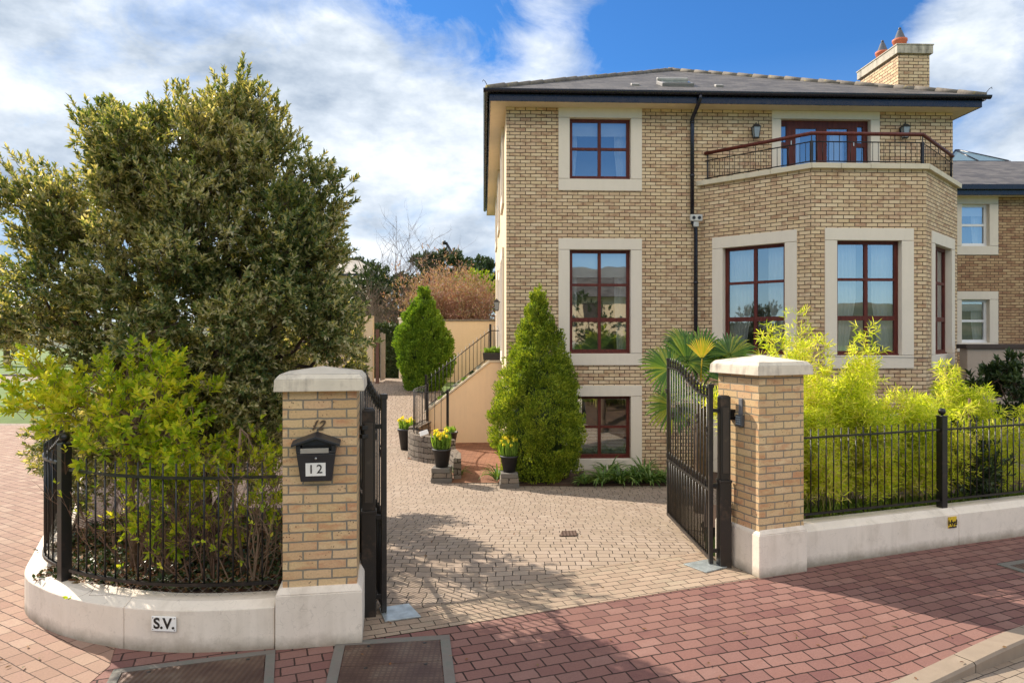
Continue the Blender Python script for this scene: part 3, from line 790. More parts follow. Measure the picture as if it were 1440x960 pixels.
# ---------------------------------------------------------------- gates
def gate(name, label, A, B, posts, plabel, postc, pside):
    A = Vector((*A, 0)); B = Vector((*B, 0)); d = (B - A).normalized(); L = (B - A).length; ang = atan2(d.y, d.x)
    T = Matrix.Translation(A) @ Matrix.Rotation(ang, 4, 'Z')
    r = thing(name, label, 'gate', A, ang)
    def top(s_):
        f = s_ / L
        return 1.80 + .235 * ss(.10, .85, f) 
    zb = .07; zm = .80
    m = MB(T)
    m.box(-.0225, .0225, -.0225, .0225, .02, 1.90); m.box(-.03, .03, -.03, .03, 1.90, 1.945)
    build(m, 'hinge_stile', M_irongate, r, bevel=.003)
    m = MB(T); m.box(L-.02, L+.02, -.02, .02, .05, 2.13); m.box(L-.026, L+.026, -.026, .026, 2.13, 2.16); m.boxc((L, 0, 1.72), .06, .07, .06)
    build(m, 'latch_stile', M_irongate, r, bevel=.003)
    m = MB(T)
    for z in (zb, zm, .90 if False else zm): pass
    m.box(.0228, L-.0203, -.018, .018, zb-.02, zb+.02); build(m, 'bottom_rail', M_irongate, r)
    m = MB(T); m.box(.0228, L-.0203, -.018, .018, zm-.012, zm+.012); build(m, 'middle_rail', M_irongate, r)
    m = MB(T)
    pts = [(.0228 + (L-.0431) * i / 24) for i in range(25)]
    vs = []
    for x in pts:
        z = top(x)
        vs += [(x,-.018,z-.008),(x,-.018,z+.008),(x,.018,z+.008),(x,.018,z-.008)]
    fs = [(i*4+k, i*4+(k+1)%4, (i+1)*4+(k+1)%4, (i+1)*4+k) for i in range(24) for k in range(4)]
    m.add(vs, fs); build(m, 'curved_top_rail', M_irongate, r)
    nb = 15
    for i in range(1, nb):
        x = L * i / nb; zt = top(x)
        m = MB(T); m.tube([(x,0,zb),(x,0,zt+.01)], .0085, 8)
        m.lathe([(.009, zt+.0), (.017, zt+.014), (.012, zt+.028), (.020, zt+.042), (.009, zt+.056), (.016, zt+.066), (.012, zt+.10), (.002, zt+.135)], (x, 0, 0), 8)
        if i % 3 == 1:
            zc = 1.42 + .10 * ((i // 3) % 2)
            for a in range(4):
                q = a * pi / 2; m.tube([(x + cos(q + t_*1.6) * .019 * sin(pi * t_), sin(q + t_*1.6) * .019 * sin(pi * t_), zc - .07 + .14 * t_) for t_ in [j/6 for j in range(7)]], .004, 5)
        build(m, 'bar', M_irongate, r)
    for i in range(nb):
        x = L * (i + .5) / nb
        m = MB(T); m.tube([(x,0,zb),(x,0,zm+.02)], .0075, 8); m.lathe([(.008, zm+.01), (.015, zm+.028), (.009, zm+.04), (.013, zm+.052), (.002, zm+.115)], (x, 0, 0), 8)
        build(m, 'dog_bar', M_irongate, r)
    # post
    pa = atan2(postc[3], postc[2]); PT = Matrix.Translation((postc[0], postc[1], 0)) @ Matrix.Rotation(pa, 4, 'Z')
    p = thing('gate_post', plabel, 'gate post', (postc[0], postc[1], 0), pa)
    m = MB(PT); m.box(-.055, .055, -.05, .05, .93, 1.80); m.frustum(-.06, .06, -.055, .055, 1.80, 1.825, .02); build(m, 'upper_box', M_irongate, p, bevel=.004)
    m = MB(PT); m.box(-.035, .035, -.056, -.0505, 1.0, 1.70); build(m, 'cover_plate', metal_paint('cover_plate_paint', (.05,.04,.03), .5, (.12,.10,.07)), p, bevel=.002)
    m = MB(PT); m.box(-.062, .062, -.06, .06, .0, .928); m.box(-.067, .067, -.065, .065, .90, .9295); build(m, 'motor_housing', M_irongate, p, bevel=.004)
    for z in (.16, 1.66, .86):
        m = MB(); a = PT @ Vector((0, 0, z)); b = A + Vector((0, 0, z))
        v = b - a; m.M = Matrix.Translation((a + b) / 2) @ Matrix.Rotation(atan2(v.y, v.x), 4, 'Z'); l = v.length / 2
        m.box(-l, l, -.014, .014, -.02, .02); build(m, 'hinge', M_iron, p, bevel=.002)
    m = MB(); a = PT @ Vector((0, 0, 1.62)); b = Vector((*pside, 1.62)); v = b - a
    m.M = Matrix.Translation((a + b) / 2) @ Matrix.Rotation(atan2(v.y, v.x), 4, 'Z'); l = v.length / 2
    m.box(-l, l, -.045, .045, -.055, -.02); m.box(-l, l, -.045, .045, .02, .055); m.box(-.02, .02, -.03, .03, -.02, .02); build(m, 'wall_bracket', M_iron, p, bevel=.003)
    return r
gate('driveway_gate', 'open black iron gate leaf with curved spiked top beside the right pier', (2.135, 7.64), (2.10, 9.55), None, 'black box gate post beside the keypad pier', (2.265, 7.60, .99, .1), (2.44, 7.66))
gate('driveway_gate', 'open black iron gate leaf seen edge on beside the letterbox pier', (-1.135, 6.30), (-1.79, 8.16), None, 'brown-black box gate post beside the letterbox pier', (-1.262, 6.27, .98, .17), (-1.33, 6.21))

# flat plates and covers in the paving
def plate(name, label, cat, px, z=.012, mat=M_steel, th=.01, zg=0.0):
    P = [gp(a, b, zg) for a, b in px]; m = MB(); m.prism([(p.x, p.y) for p in P], zg + .003, zg + z)
    o = build(m, name, mat, loc=(P[0].x, P[0].y, zg), bevel=.003); return tag(o, label, cat)
plate('steel_plate', 'pale steel plate on the drive at the foot of the left gate post', 'steel plate', [(592,868),(541,875),(533,856),(575,850)], .016)
plate('steel_plate', 'grey steel plate on the drive at the foot of the right gate', 'steel plate', [(993,806),(1027,797),(997,787),(961,794)], .016)
def cover(label, TR, e, w, dp, mar, mat, halves, studs=True):
    e = Vector((*e, 0)).normalized(); p = Vector((e.y, -e.x, 0)); TR = Vector((*TR, 0)); ang = atan2(e.y, e.x)
    T = Matrix.Translation(TR) @ Matrix.Rotation(ang, 4, 'Z')
    r = thing('manhole_cover', label, 'manhole cover', TR, ang)
    m = MB(T); x0, x1, y0, y1 = -w, 0, -dp, 0; M_ = mar
    m.box(x0-M_, x1+M_, y1+.006, y1+M_, -.04, .012); m.box(x0-M_, x1+M_, y0-M_, y0-.006, -.04, .012)
    m.box(x0-M_, x0-.006, y0-.0055, y1+.0055, -.04, .012); m.box(x1+.006, x1+M_, y0-.0055, y1+.0055, -.04, .012)
    build(m, 'concrete_surround', M_concrete, r, bevel=.003)
    for h_ in range(halves):
        a, b = y0 + dp * h_ / halves + .003, y0 + dp * (h_ + 1) / halves - .003
        m = MB(T); m.box(x0, x1, a, b, -.03, .0105); o = build(m, 'lid', mat, r, bevel=.002)
        m = MB(T)
        for xx in (x0 + .18, x1 - .12): m.lathe([(.016, .0108), (.016, .0118)], (xx, b - .04, 0), 10)
        build(m, 'key_hole', M_number_black, o)
    return r
cover('wide ribbed rusty manhole cover below the S.V. sign', (-1.90, 5.47), (.955, .296), .98, .66, .075, M_cover_r, 1)
cover('square studded manhole cover in two halves below the left gate post', (-.585, 5.74), (.985, .14), 0.74, .74, .085, M_cover_g, 2)
cover('small manhole cover in the shaded pavement below the right fence', (5.75, 7.75), (.94, .34), .45, .40, .09, M_cover_r, 1)
o = plate('drain_grate', 'small grey drain lid in the middle of the sunlit drive', 'drain', [(787,754),(812,753),(810,746),(790,747)], .010, M_cover_r, zg=hgt(.8, 8.9) + .002)
# ---------------------------------------------------------------- the house
ZG = -.55
house = thing('brick_house', 'large buff brick house with balcony over a bay and hipped slate roof', 'house', H(0, 0, -.48), TH)
HW, HD = 9.80, 13.3
ZS = 7.345      # soffit
def mat_at(x, y, z=0.0, a=0.0): return HM @ Matrix.Translation((x, y, z)) @ Matrix.Rotation(a, 4, 'Z')

def window(root, M, w, h, cols, rows, kind='curtain', frame_mat=None, stone=True, sur=(.24, .235, .25), proud=.022, fd=.075, name='window', label=None, depth=.9, bar=.03, sash=.055, roomw=None, transom=None):
    """M: origin bottom centre of the opening in the wall plane. rows: relative pane heights bottom to top"""
    frame_mat = frame_mat or M_wood
    fy = .11; e = .055; holes = []
    iw = w - 2 * e; tot = sum(rows); ih = h - 2 * e - .02
    cw = iw / cols; z = e + .02
    for j, rr in enumerate(rows):
        rh = ih * rr / tot
        for c in range(cols):
            x0 = -w/2 + e + c * cw; gx = bar * .5 + (.018 if cols == 2 else 0)
            zb0 = bar * .5 if j else .0; zt0 = bar * .5 if j < len(rows) - 1 else .0
            if transom is not None and j == transom: zt0 = bar * 1.1
            if transom is not None and j == transom + 1: zb0 = bar * 1.1
            holes.append((x0 + (gx if c else .018), x0 + cw - (gx if c < cols - 1 else .018), z + zb0 + .012, z + rh - zt0 - .012))
        z += rh
    m = MB(M); m.panel(-w/2, w/2, 0, h, holes, .06, y=fy, back=True)
    fr = build(m, name, frame_mat, root, label=label, bevel=.004)
    m = MB(M)
    m.box(-w/2 + .0, w/2, fy - .03, fy - .001, .0, .035)
    build(m, 'sill_bar', frame_mat, fr, bevel=.004)
    m = MB(M)
    for a, b, c, d in holes: m.quad((a-.01, fy+.03, c-.01), (b+.01, fy+.03, c-.01), (b+.01, fy+.03, d+.01), (a-.01, fy+.03, d+.01))
    build(m, 'glass', M_glass, fr)
    if stone:
        a, b, c = sur; g = .007; o = w/2
        m = MB(M)
        m.box(-o-a, o+a, -proud, .20, h, h+b); m.box(-o-a, o+a, -proud, .20, -c, 0)
        m.box(-o-a, -o, -proud, .20, g, h-g); m.box(o, o+a, -proud, .20, g, h-g)
        build(m, 'stone_surround', M_stone, fr, bevel=.006)
    rw = roomw if roomw is not None else w/2 + .05
    m = MB(M); y0, y1 = fy + .0605, fy + depth; x0, x1 = -w/2 - .02, w/2 + .02; q = rw
    m.add([(x0,y0,-.02),(x1,y0,-.02),(x1,y0,h+.02),(x0,y0,h+.02),(-q,y1,-.02),(q,y1,-.02),(q,y1,h+.02),(-q,y1,h+.02)],
          [(0,4,7,3),(1,2,6,5),(0,1,5,4),(3,7,6,2),(4,5,6,7)])
    build(m, 'room_lining', M_room, fr)
    def drape(x0, x1, x0b, x1b, z0, z1, y, n=24, amp=.022):
        vs = []; 
        for i in range(n + 1):
            f = i / n; yy = y + amp * sin(f * n * 1.35)
            vs += [(x0b + (x1b-x0b)*f, yy, z0), (x0 + (x1-x0)*f, yy*1.0, (z0+z1)/2), (x0 + (x1-x0)*f, yy, z1)]
        fs = [(i*3+k, i*3+3+k, i*3+4+k, i*3+1+k) for i in range(n) for k in range(2)]
        m.add(vs, fs, True)
    if kind in ('curtain', 'both', 'sheer'):
        m = MB(M)
        if kind == 'sheer':
            drape(-w/2+.0, -.12, -w/2+.0, -.3, .02, h-.02, fy+.16, 30); drape(w/2-.45, w/2, w/2-.3, w/2, .02, h-.02, fy+.16, 20)
        else:
            drape(-w/2+.0, -w/2+.20, -w/2, -w/2+.14, .02, h-.02, fy+.20, 12); drape(w/2-.30, w/2, w/2-.24, w/2, .02, h-.02, fy+.20, 14)
        build(m, 'curtain', M_curtain, fr)
    if kind in ('both', 'blind'):
        m = MB(M); m.box(-w/2+.03, w/2-.03, fy+.11, fy+.114, h*.74 if kind == 'both' else h*.62, h-.03); build(m, 'roller_blind', M_curtain, fr)
    if kind == 'venetian':
        m = MB(M)
        for k in range(20):
            z = h * .5 - k * .032
            if z < .06: break
            m.add([(-w/2+.05, fy+.10, z),(w/2-.05, fy+.10, z),(w/2-.05, fy+.125, z+.012),(-w/2+.05, fy+.125, z+.012)], [(0,1,2,3)])
        build(m, 'venetian_blind', M_curtain, fr)
    return fr
def hole(cx, w, z, h): return (cx - w/2 - .2, cx + w/2 + .2, z - .2, z + h + .2)

# front wall openings, measured in the house plane
wx = (hx(801) + hx(887)) / 2; ww = hx(887) - hx(801)
zu0, zu1 = hz(844, 252), hz(844, 166)
zm0, zm1 = hz(844, 497), hz(844, 351)
zb0, zb1 = hz(844, 645), hz(844, 557)
bx0, bx1 = hx(1098), hx(1224); bcx = (bx0 + bx1) / 2; bww = bx1 - bx0
zd0, zd1 = 5.62, hz(1160, 168)
P1 = Vector((4.20, 0)); P2 = Vector((5.86, -1.68)); P3 = Vector((8.13, -1.68)); P4 = Vector((9.90, 0))
ZC = 5.69
m = MB(mat_at(0, 0))
m.panel(0, HW, ZG, ZS, [hole(wx, ww, zu0, zu1 - zu0), hole(wx, ww, zm0, zm1 - zm0), hole(wx, ww, zb0, zb1 - zb0), (bx0 - .2, bx1 + .2, zd0 - .05, zd1 + .12)], .05)
m.M = mat_at(HW, 0, 0, R(90)); m.panel(0, HD, ZG, ZS, [], .05)
m.M = mat_at(HW, HD, 0, R(180)); m.panel(0, HW, ZG, ZS, [], .05)
build(m, 'brick_wall', M_brick, house)
# rendered side wall facing the path
sx = [2.35, 6.6, 10.6]
side_w = 1.2
sh = [(13.3 - y - side_w/2 - .2, 13.3 - y + side_w/2 + .2, zu0 - .2, zu1 + .2) for y in sx] + [(13.3 - y - side_w/2 - .2, 13.3 - y + side_w/2 + .2, zm0 - .2, zm1 + .2) for y in (2.35, 8.2)]
dyc = 4.95
sh.append((13.3 - dyc - .75, 13.3 - dyc + .75, 1.80, 4.5))
MS = HM @ Matrix.Translation((0, HD, 0)) @ Matrix.Rotation(R(-90), 4, 'Z')
m = MB(MS); m.panel(0, HD, ZG, ZS, sh, .05); build(m, 'rendered_side_wall', M_render, house)
for y in sx: window(house, MS @ Matrix.Translation((13.3 - y, 0, zu0)), side_w, zu1 - zu0, 2, (1, 1), 'curtain', proud=.055)
for y in (2.35, 8.2): window(house, MS @ Matrix.Translation((13.3 - y, 0, zm0)), side_w, zm1 - zm0, 2, (1, 1.15, 1.15), 'curtain', proud=.055)
# entrance door in its surround
DT = MS @ Matrix.Translation((13.3 - dyc, 0, 1.84))
m = MB(DT); m.panel(-.5, .5, 0, 2.2, [(-.32, -.04, 1.15, 1.9), (.04, .32, 1.15, 1.9)], .06, y=.12, back=True); m.box(-.32, .32, .135, .165, 1.1, 1.95)
fd_ = build(m, 'entrance_door', M_wood, house, bevel=.005)
m = MB(DT); m.box(-.75, .75, -.055, .19, 2.2, 2.45); m.box(-.75, -.5, -.055, .19, 0, 2.197); m.box(.5, .75, -.055, .19, 0, 2.197); build(m, 'stone_surround', M_stone, fd_, bevel=.006)
m = MB(DT); m.box(.38, .42, .07, .118, .95, 1.1); build(m, 'door_handle', M_steel, fd_)

window(house, mat_at(wx, 0, zu0), ww, zu1 - zu0, 2, (1.02, 1), 'both')
window(house, mat_at(wx, 0, zm0), ww, zm1 - zm0, 2, (.86, 1, .92), 'both', transom=0)
window(house, mat_at(wx, 0, zb0), ww, zb1 - zb0, 2, (1, 1.02), 'venetian')
# balcony door with side lights
dh = zd1 - zd0; x_ = lambda px: hx(px) - bcx
def dz(py): return hz(1160, py) - zd0
m = MB(mat_at(bcx, 0, zd0))
holes = [(x_(1101), x_(1109), dz(199), dz(176)), (x_(1100), x_(1111), .12, dz(207)), (x_(1122), x_(1152), .25, dz(179)), (x_(1166), x_(1196), .25, dz(179)),
         (x_(1209), x_(1217), dz(199), dz(176)), (x_(1208), x_(1219), .12, dz(205))]
m.panel(-bww/2, bww/2, 0, dh, holes, .06, y=.11, back=True)
bd_ = build(m, 'balcony_door', M_wood, house, bevel=.004)
m = MB(mat_at(bcx, 0, zd0))
for a, b, c, d in holes: m.quad((a-.01,.14,c-.01),(b+.01,.14,c-.01),(b+.01,.14,d+.01),(a-.01,.14,d+.01))
build(m, 'glass', M_glass, bd_)
m = MB(mat_at(bcx, 0, zd0)); s1 = -bww/2; s2 = bww/2; a = .2
m.box(s1-a, s2+a, -.022, .2, dh, ZS - zd0 - .003); m.box(s1-a, s1, -.022, .2, 0, dh-.003); m.box(s2, s2+a, -.022, .2, 0, dh-.003); build(m, 'stone_surround', M_stone, bd_, bevel=.006)
m = MB(mat_at(bcx, 0, zd0)); m.add([(s1,.172,0),(s2,.172,0),(s2,.172,dh),(s1,.172,dh),(s1,1.4,0),(s2,1.4,0),(s2,1.4,dh),(s1,1.4,dh)], [(0,4,7,3),(1,2,6,5),(0,1,5,4),(3,7,6,2),(4,5,6,7)]); build(m, 'room_lining', M_room, bd_)
m = MB(mat_at(bcx, 0, zd0))
for px0, px1 in ((1176, 1196), (1124, 1134), (1208, 1216)):
    n = 14; x0, x1 = x_(px0), x_(px1); vs = []
    for i in range(n+1): vs += [(x0+(x1-x0)*i/n, .30+.02*sin(i*1.5), .05), (x0+(x1-x0)*i/n, .30+.02*sin(i*1.5), dh-.05)]
    m.add(vs, [(i*2, i*2+2, i*2+3, i*2+1) for i in range(n)], True)
build(m, 'curtain', M_curtain, bd_)
m = MB(mat_at(bcx, 0, zd0))
for px in (1115.5, 1204): 
    for z in (.5, 1.05): m.boxc((x_(px), .105, z), .02, .012, .10)
build(m, 'door_hinges', M_steel, bd_)

# bay
def facet(A, B, win=True, wt=None):
    d = B - A; L = d.length; a = atan2(d.y, d.x)
    return mat_at(A.x, A.y, 0, a), L
mb_ = MB(); bw_list = []
for A, B in ((P1, P2), (P2, P3), (P3, P4)):
    T, L = facet(A, B); mb_.M = T
    w_ = 1.32 if L > 2.3 else 1.28; cx = L/2 + (.03 if B is P4 else 0)
    mb_.panel(0, L, ZG, ZC, [hole(cx, w_, zm0, zm1 - zm0), hole(cx, w_, zb0, .9)], .05)
    bw_list.append((T @ Matrix.Translation((cx, 0, zm0)), w_, T @ Matrix.Translation((cx, 0, zb0))))
build(mb_, 'bay_wall', M_brick, house)
for i, (T, w_, T2) in enumerate(bw_list):
    window(house, T, w_, zm1 - zm0, 2, (.86, 1, .92), 'sheer', transom=0, roomw=.42, depth=.6)
    window(house, T2, w_, .9, 2, (1,), 'venetian', roomw=.42, depth=.5)
def inset(pts, o):
    # pts open polyline P1..P4, offset towards the house (+y)
    out = []
    n = len(pts)
    for i, p in enumerate(pts):
        ns = []
        if i: t = (pts[i]-pts[i-1]).normalized(); ns.append(Vector((-t.y, t.x)))
        if i < n-1: t = (pts[i+1]-pts[i]).normalized(); ns.append(Vector((-t.y, t.x)))
        if len(ns) == 1: nn = ns[0]; q = p + nn * o; 
        else:
            b = (ns[0]+ns[1]).normalized(); q = p + b * (o / b.dot(ns[0]))
        if i == 0: t = (pts[1]-pts[0]).normalized(); q = q + t * ((-.001 - q.y) / t.y)
        if i == n-1: t = (pts[-1]-pts[-2]).normalized(); q = q + t * ((-.001 - q.y) / t.y)
        out.append(q)
    return out
BP = [P1, P2, P3, P4]
oo, ii = inset(BP, -.075), inset(BP, .22)
cop = MB(mat_at(0, 0))
def cope_piece(a, b, c, d, z0, z1):
    cop.prism([(a.x,a.y),(b.x,b.y),(c.x,c.y),(d.x,d.y)], z0, z1)
for i in range(3):
    n = [3, 4, 3][i]
    for k in range(n):
        f0, f1 = k/n + .0012, (k+1)/n - .0012
        cope_piece(oo[i].lerp(oo[i+1], f0), oo[i].lerp(oo[i+1], f1), ii[i].lerp(ii[i+1], f1), ii[i].lerp(ii[i+1], f0), ZC, ZC + .105)
build(cop, 'balcony_coping', M_cope, house, bevel=.008)
m = MB(mat_at(0, 0)); q = inset(BP, .1); m.prism([(p.x, p.y) for p in q], 5.52, 5.60); build(m, 'balcony_floor', M_concrete, house)
rail_ = MB(mat_at(0, 0)); RP_ = inset(BP, .07); zc = ZC + .105
ra = build(MB(mat_at(0,0)).tube([(p.x, p.y, zc + .60) for p in [RP_[0], RP_[1], RP_[2], RP_[3]]], .038, 12), 'balcony_railing', M_wood, house, label='varnished wooden handrail on a black baluster railing')
for nm, z in (('top_rail', zc + .44), ('bottom_rail', zc + .06)):
    m = MB(mat_at(0, 0)); m.tube([(p.x, p.y, z) for p in RP_], .012, 4, smooth=False); build(m, nm, M_iron, ra)
rect = [Vector((p.x, p.y, 0)) for p in RP_]
balm = MB(); balm.tube([(0,0,0),(0,0,1)], .006, 6); balmesh = balm.mesh('baluster', M_iron)
for i in range(3):
    A, B = rect[i], rect[i+1]; n = max(2, round((B-A).length / .112))
    for k in range(1, n):
        p = HM @ A.lerp(B, k / n); inst('baluster', balmesh, ra, (p.x, p.y, zc + .06), sc=(1, 1, .38))
for i, p in enumerate(rect):
    q = p + (Vector((.05, -.03, 0)) if i == 0 else Vector((-.05, -.03, 0)) if i == 3 else Vector((0, 0, 0)))
    m = MB(mat_at(q.x, q.y)); w_ = .05 if i in (1, 2) else .028
    m.box(-w_/2, w_/2, -w_/2, w_/2, zc, zc + .455); m.box(-.008, .008, -.008, .008, zc + .455, zc + .59); build(m, 'post', M_iron, ra, bevel=.003)
for i in range(3):
    m = MB(mat_at(0, 0))
    for f in (.25, .5, .75):
        p = rect[i].lerp(rect[i+1], f); m.box(p.x-.006, p.x+.006, p.y-.006, p.y+.006, zc + .45, zc + .575)
    build(m, 'handrail_stubs', M_iron, ra)

# lanterns on the wall
def wall_lantern(M, label=None):
    m = MB(M); m.box(-.05, .05, -.012, -.001, -.04, .12); m.box(-.012, .012, -.14, -.012, .09, .11)
    m.add([(-.09,-.21,.10),(.09,-.21,.10),(.09,-.05,.10),(-.09,-.05,.10),(-.035,-.155,.17),(.035,-.155,.17),(.035,-.105,.17),(-.035,-.105,.17)], [(0,3,2,1),(4,5,6,7),(0,1,5,4),(1,2,6,5),(2,3,7,6),(3,0,4,7)])
    m.ball((0, -.13, .185), .018, 8)
    m.add([(-.05,-.17,-.14),(.05,-.17,-.14),(.05,-.09,-.14),(-.05,-.09,-.14),(-.055,-.18,-.12),(.055,-.18,-.12),(.055,-.08,-.12),(-.055,-.08,-.12)], [(0,3,2,1),(4,5,6,7),(0,1,5,4),(1,2,6,5),(2,3,7,6),(3,0,4,7)])
    for sx_, sy_ in ((-1,-1),(1,-1),(1,1),(-1,1)):
        m.tube([(.05*sx_, -.13+.045*sy_, -.12), (.075*sx_, -.13+.068*sy_, .10)], .006, 4)
    l = build(m, 'wall_lantern', M_blackplastic, house, label=label)
    m = MB(M); m.add([(-.045,-.17,-.118),(.045,-.17,-.118),(.045,-.09,-.118),(-.045,-.09,-.118),(-.07,-.193,.099),(.07,-.193,.099),(.07,-.067,.099),(-.07,-.067,.099)], [(0,3,2,1),(4,5,6,7),(0,1,5,4),(1,2,6,5),(2,3,7,6),(3,0,4,7)])
    build(m, 'lantern_glass', plain('lantern_glass', (.25,.28,.30), .15, .1), l)
for px in (1060, 1268): wall_lantern(mat_at(hx(px), 0, hz(px, 188)))
wall_lantern(MS @ Matrix.Translation((13.3 - 4.05, 0, 3.27)))

# eaves, roof
EX0, EX1, EY0, EY1 = -.36, HW + .36, -.42, HD + .40
m = MB(mat_at(0, 0))
m.box(EX0 + .02, EX1 - .02, EY0 + .02, -.001, ZS, ZS + .03); m.box(EX0 + .02, -.001, 0, HD, ZS, ZS + .03); m.box(HW + .001, EX1 - .02, 0, HD, ZS, ZS + .03); m.box(EX0 + .02, EX1 - .02, HD + .001, EY1 - .02, ZS, ZS + .03)
build(m, 'soffit', M_soffit, house)
m = MB(mat_at(0, 0)); z0, z1 = ZS - .008, ZS + .15
m.box(EX0, EX1, EY0, EY0 + .018, z0, z1); m.box(EX0, EX0 + .018, EY0 + .0185, EY1, z0, z1); m.box(EX1 - .018, EX1, EY0 + .0185, EY1, z0, z1); m.box(EX0 + .0185, EX1 - .0185, EY1 - .018, EY1, z0, z1)
build(m, 'fascia', M_fascia, house, bevel=.003)
def gutter(path):
    m = MB(mat_at(0, 0)); r = .062; pr = [(-r*cos(pi*k/8) , -r*sin(pi*k/8)*1.1 + .005) for k in range(9)]
    pr = [(-r, .012)] + pr + [(r, .012)] + [( (r-.006)*cos(pi*k/8), -(r-.006)*sin(pi*k/8)*1.1 + .007) for k in range(9)]
    m.sweep([Vector((p[0], p[1])) for p in path], [(a, b + ZS + .205) for a, b in pr], caps=True)
    for s_ in m.smooth: pass
    return m
g = .07
mg = gutter([(EX0 - g, EY1), (EX0 - g, EY0 - g)]); g2 = gutter([(EX0 - g - .06, EY0 - g), (EX1 + g + .06, EY0 - g)]); mg.add(g2.v, g2.f) if False else None
build(mg, 'gutter', M_fascia, house); build(g2, 'gutter', M_fascia, house); build(gutter([(EX1 + g, EY0 - g + .1), (EX1 + g, EY1)]), 'gutter', M_fascia, house)
ZE = 7.60; AX = HW / 2; AZ = 10.06; AY0 = 5.0; AY1 = HD - 5.0
rx0, rx1, ry0, ry1 = EX0 - .05, EX1 + .05, EY0 - .05, EY1 + .05; ze = ZE - .02
m = MB(mat_at(0, 0))
A, B, C, D = (rx0,ry0,ze), (rx1,ry0,ze), (rx1,ry1,ze), (rx0,ry1,ze); E, G = (AX, AY0, AZ), (AX, AY1, AZ)
m.quad(A, B, E); m.quad(B, C, G, E); m.quad(C, D, G); m.quad(D, A, E, G)
t_ = .03
for a, b in ((A, B), (B, C), (C, D), (D, A)): m.quad((a[0], a[1], a[2]-t_), (b[0], b[1], b[2]-t_), b, a)
roof = build(m, 'roof', M_slate, house)
def ridge(a, b):
    a, b = Vector(a), Vector(b); L = (b-a).length; n = max(2, round(L/.45)); m = MB(mat_at(0, 0))
    for i in range(n):
        p, q = a.lerp(b, i/n), a.lerp(b, (i+1)/n + .012)
        j = Vector((random.uniform(-.006,.006), random.uniform(-.006,.006), random.uniform(-.005,.008)))
        m.tube([p + j + Vector((0,0,.0)), q + j + Vector((0,0,.012))], [.062, .070], 10)
    build(m, 'ridge_tiles', M_ridge, roof)
for a, b in ((A, E), (B, E), (C, G), (D, G), (E, G)): ridge(a, b)
m = MB(mat_at(0, 0))
for p, q in ((A, (-.02, -.02)), (B, (.02, -.02))):
    m.tube([(p[0], p[1], p[2]+.05), (p[0]+q[0]*2, p[1]+q[1]*2, p[2]+.12), (p[0]+q[0]*4, p[1]+q[1]*3, p[2]+.15), (p[0]+q[0]*5, p[1]+q[1]*2, p[2]+.12)], .007, 5)
build(m, 'hip_irons', M_iron, roof)
def roofz(ly): return ZE - .02 + (AZ - ZE + .02) * (ly - ry0) / (AY0 - ry0)
def on_roof(px, ly, up=.0):
    x = hx(px, ly); return mat_at(x, ly, roofz(ly) + up) @ Matrix.Rotation(atan2(AZ - ZE, AY0 - ry0), 4, 'X')
T = on_roof(949, .75)
m = MB(T); m.box(-.36, .36, -.30, .30, -.02, .07); sk = build(m, 'skylight', plain('skylight_frame', (.22,.21,.20), .5, .1), roof, bevel=.01)
m = MB(T); m.box(-.29, .29, -.23, .23, .0705, .082); build(m, 'glass', M_glass, sk)
m = MB(T); m.box(-.36, .36, .24, .33, .07, .14); build(m, 'hood', plain('skylight_hood', (.40,.38,.35), .5, .1), sk, bevel=.02)
for px, ly in ((893, .55), (1011, .55)):
    T = on_roof(px, ly); m = MB(T); m.box(-.09, .09, -.07, .07, -.01, .045); build(m, 'roof_vent', plain('vent_grey', (.33,.31,.29), .6, .2), roof, bevel=.012)
# chimney
CX0, CX1, CY0, CY1, CZ = 9.05, 9.79, .80, 2.45, 9.16
m = MB(mat_at(0, 0)); m.box(CX0, CX1, CY0, CY1, 7.3, CZ - .215); ch = build(m, 'chimney', M_brick, house)
m = MB(mat_at(0, 0)); m.box(CX0-.055, CX1+.055, CY0-.055, CY1+.055, CZ-.215, CZ-.03); m.box(CX0-.07, CX1+.07, CY0-.07, CY1+.07, CZ-.0298, CZ); build(m, 'chimney_cap', stone_mat('weathered_cap', (.52,.47,.38), grime=(.10,.09,.07), grime_amt=.8, var=.3), ch, bevel=.006)
for cy in (1.22, 1.95):
    c = ((CX0+CX1)/2 - .08, cy, CZ); m = MB(mat_at(0, 0)); m.lathe([(.15, 0), (.145, .22), (.165, .235), (.165, .285), (.12, .29)], c, 20); po = build(m, 'chimney_pot', M_terra, ch)
    m = MB(mat_at(0, 0)); m.lathe([(.135, .29), (.125, .30), (.05, .50), (.035, .52)], c, 14); m.ball((c[0], c[1], c[2]+.545), .035, 10)
    build(m, 'cowl', metal_paint('cowl_metal', (.07,.075,.09), .4, (.18,.10,.07)), po)

# downpipe
dx = hx(972); dx2 = hx(977); zj = hz(974, 308)
m = MB(mat_at(0, 0)); m.tube([(hx(975), EY0 - g, ZS + .16), (hx(975), EY0 - g, ZS + .08), (hx(974), EY0 + .02, ZS - .02), (dx, -.085, ZS - .22), (dx, -.075, ZS - .30), (dx, -.075, zj)], .042, 12)
m.tube([(dx, -.075, zj), (dx + .01, -.075, zj - .1), (dx2, -.075, zj - .22), (dx2, -.075, ZG + .1)], .042, 12)
for z in (ZS - .30, 5.9, 3.6, 2.2, 1.0): m.lathe([(.05, -.03), (.05, .03)], (dx if z > zj else dx2, -.075, z), 12)
dp = build(m, 'downpipe', M_fascia, house)
m = MB(mat_at(hx(976), 0)); m.box(-.13, .13, -.19, -.12, zj - .07, zj + .07); m.box(-.055, .055, -.17, -.12, zj - .19, zj - .08); fl_ = build(m, 'twin_floodlight', plain('light_grey_case', (.50,.50,.48), .5, .2), dp, bevel=.01)
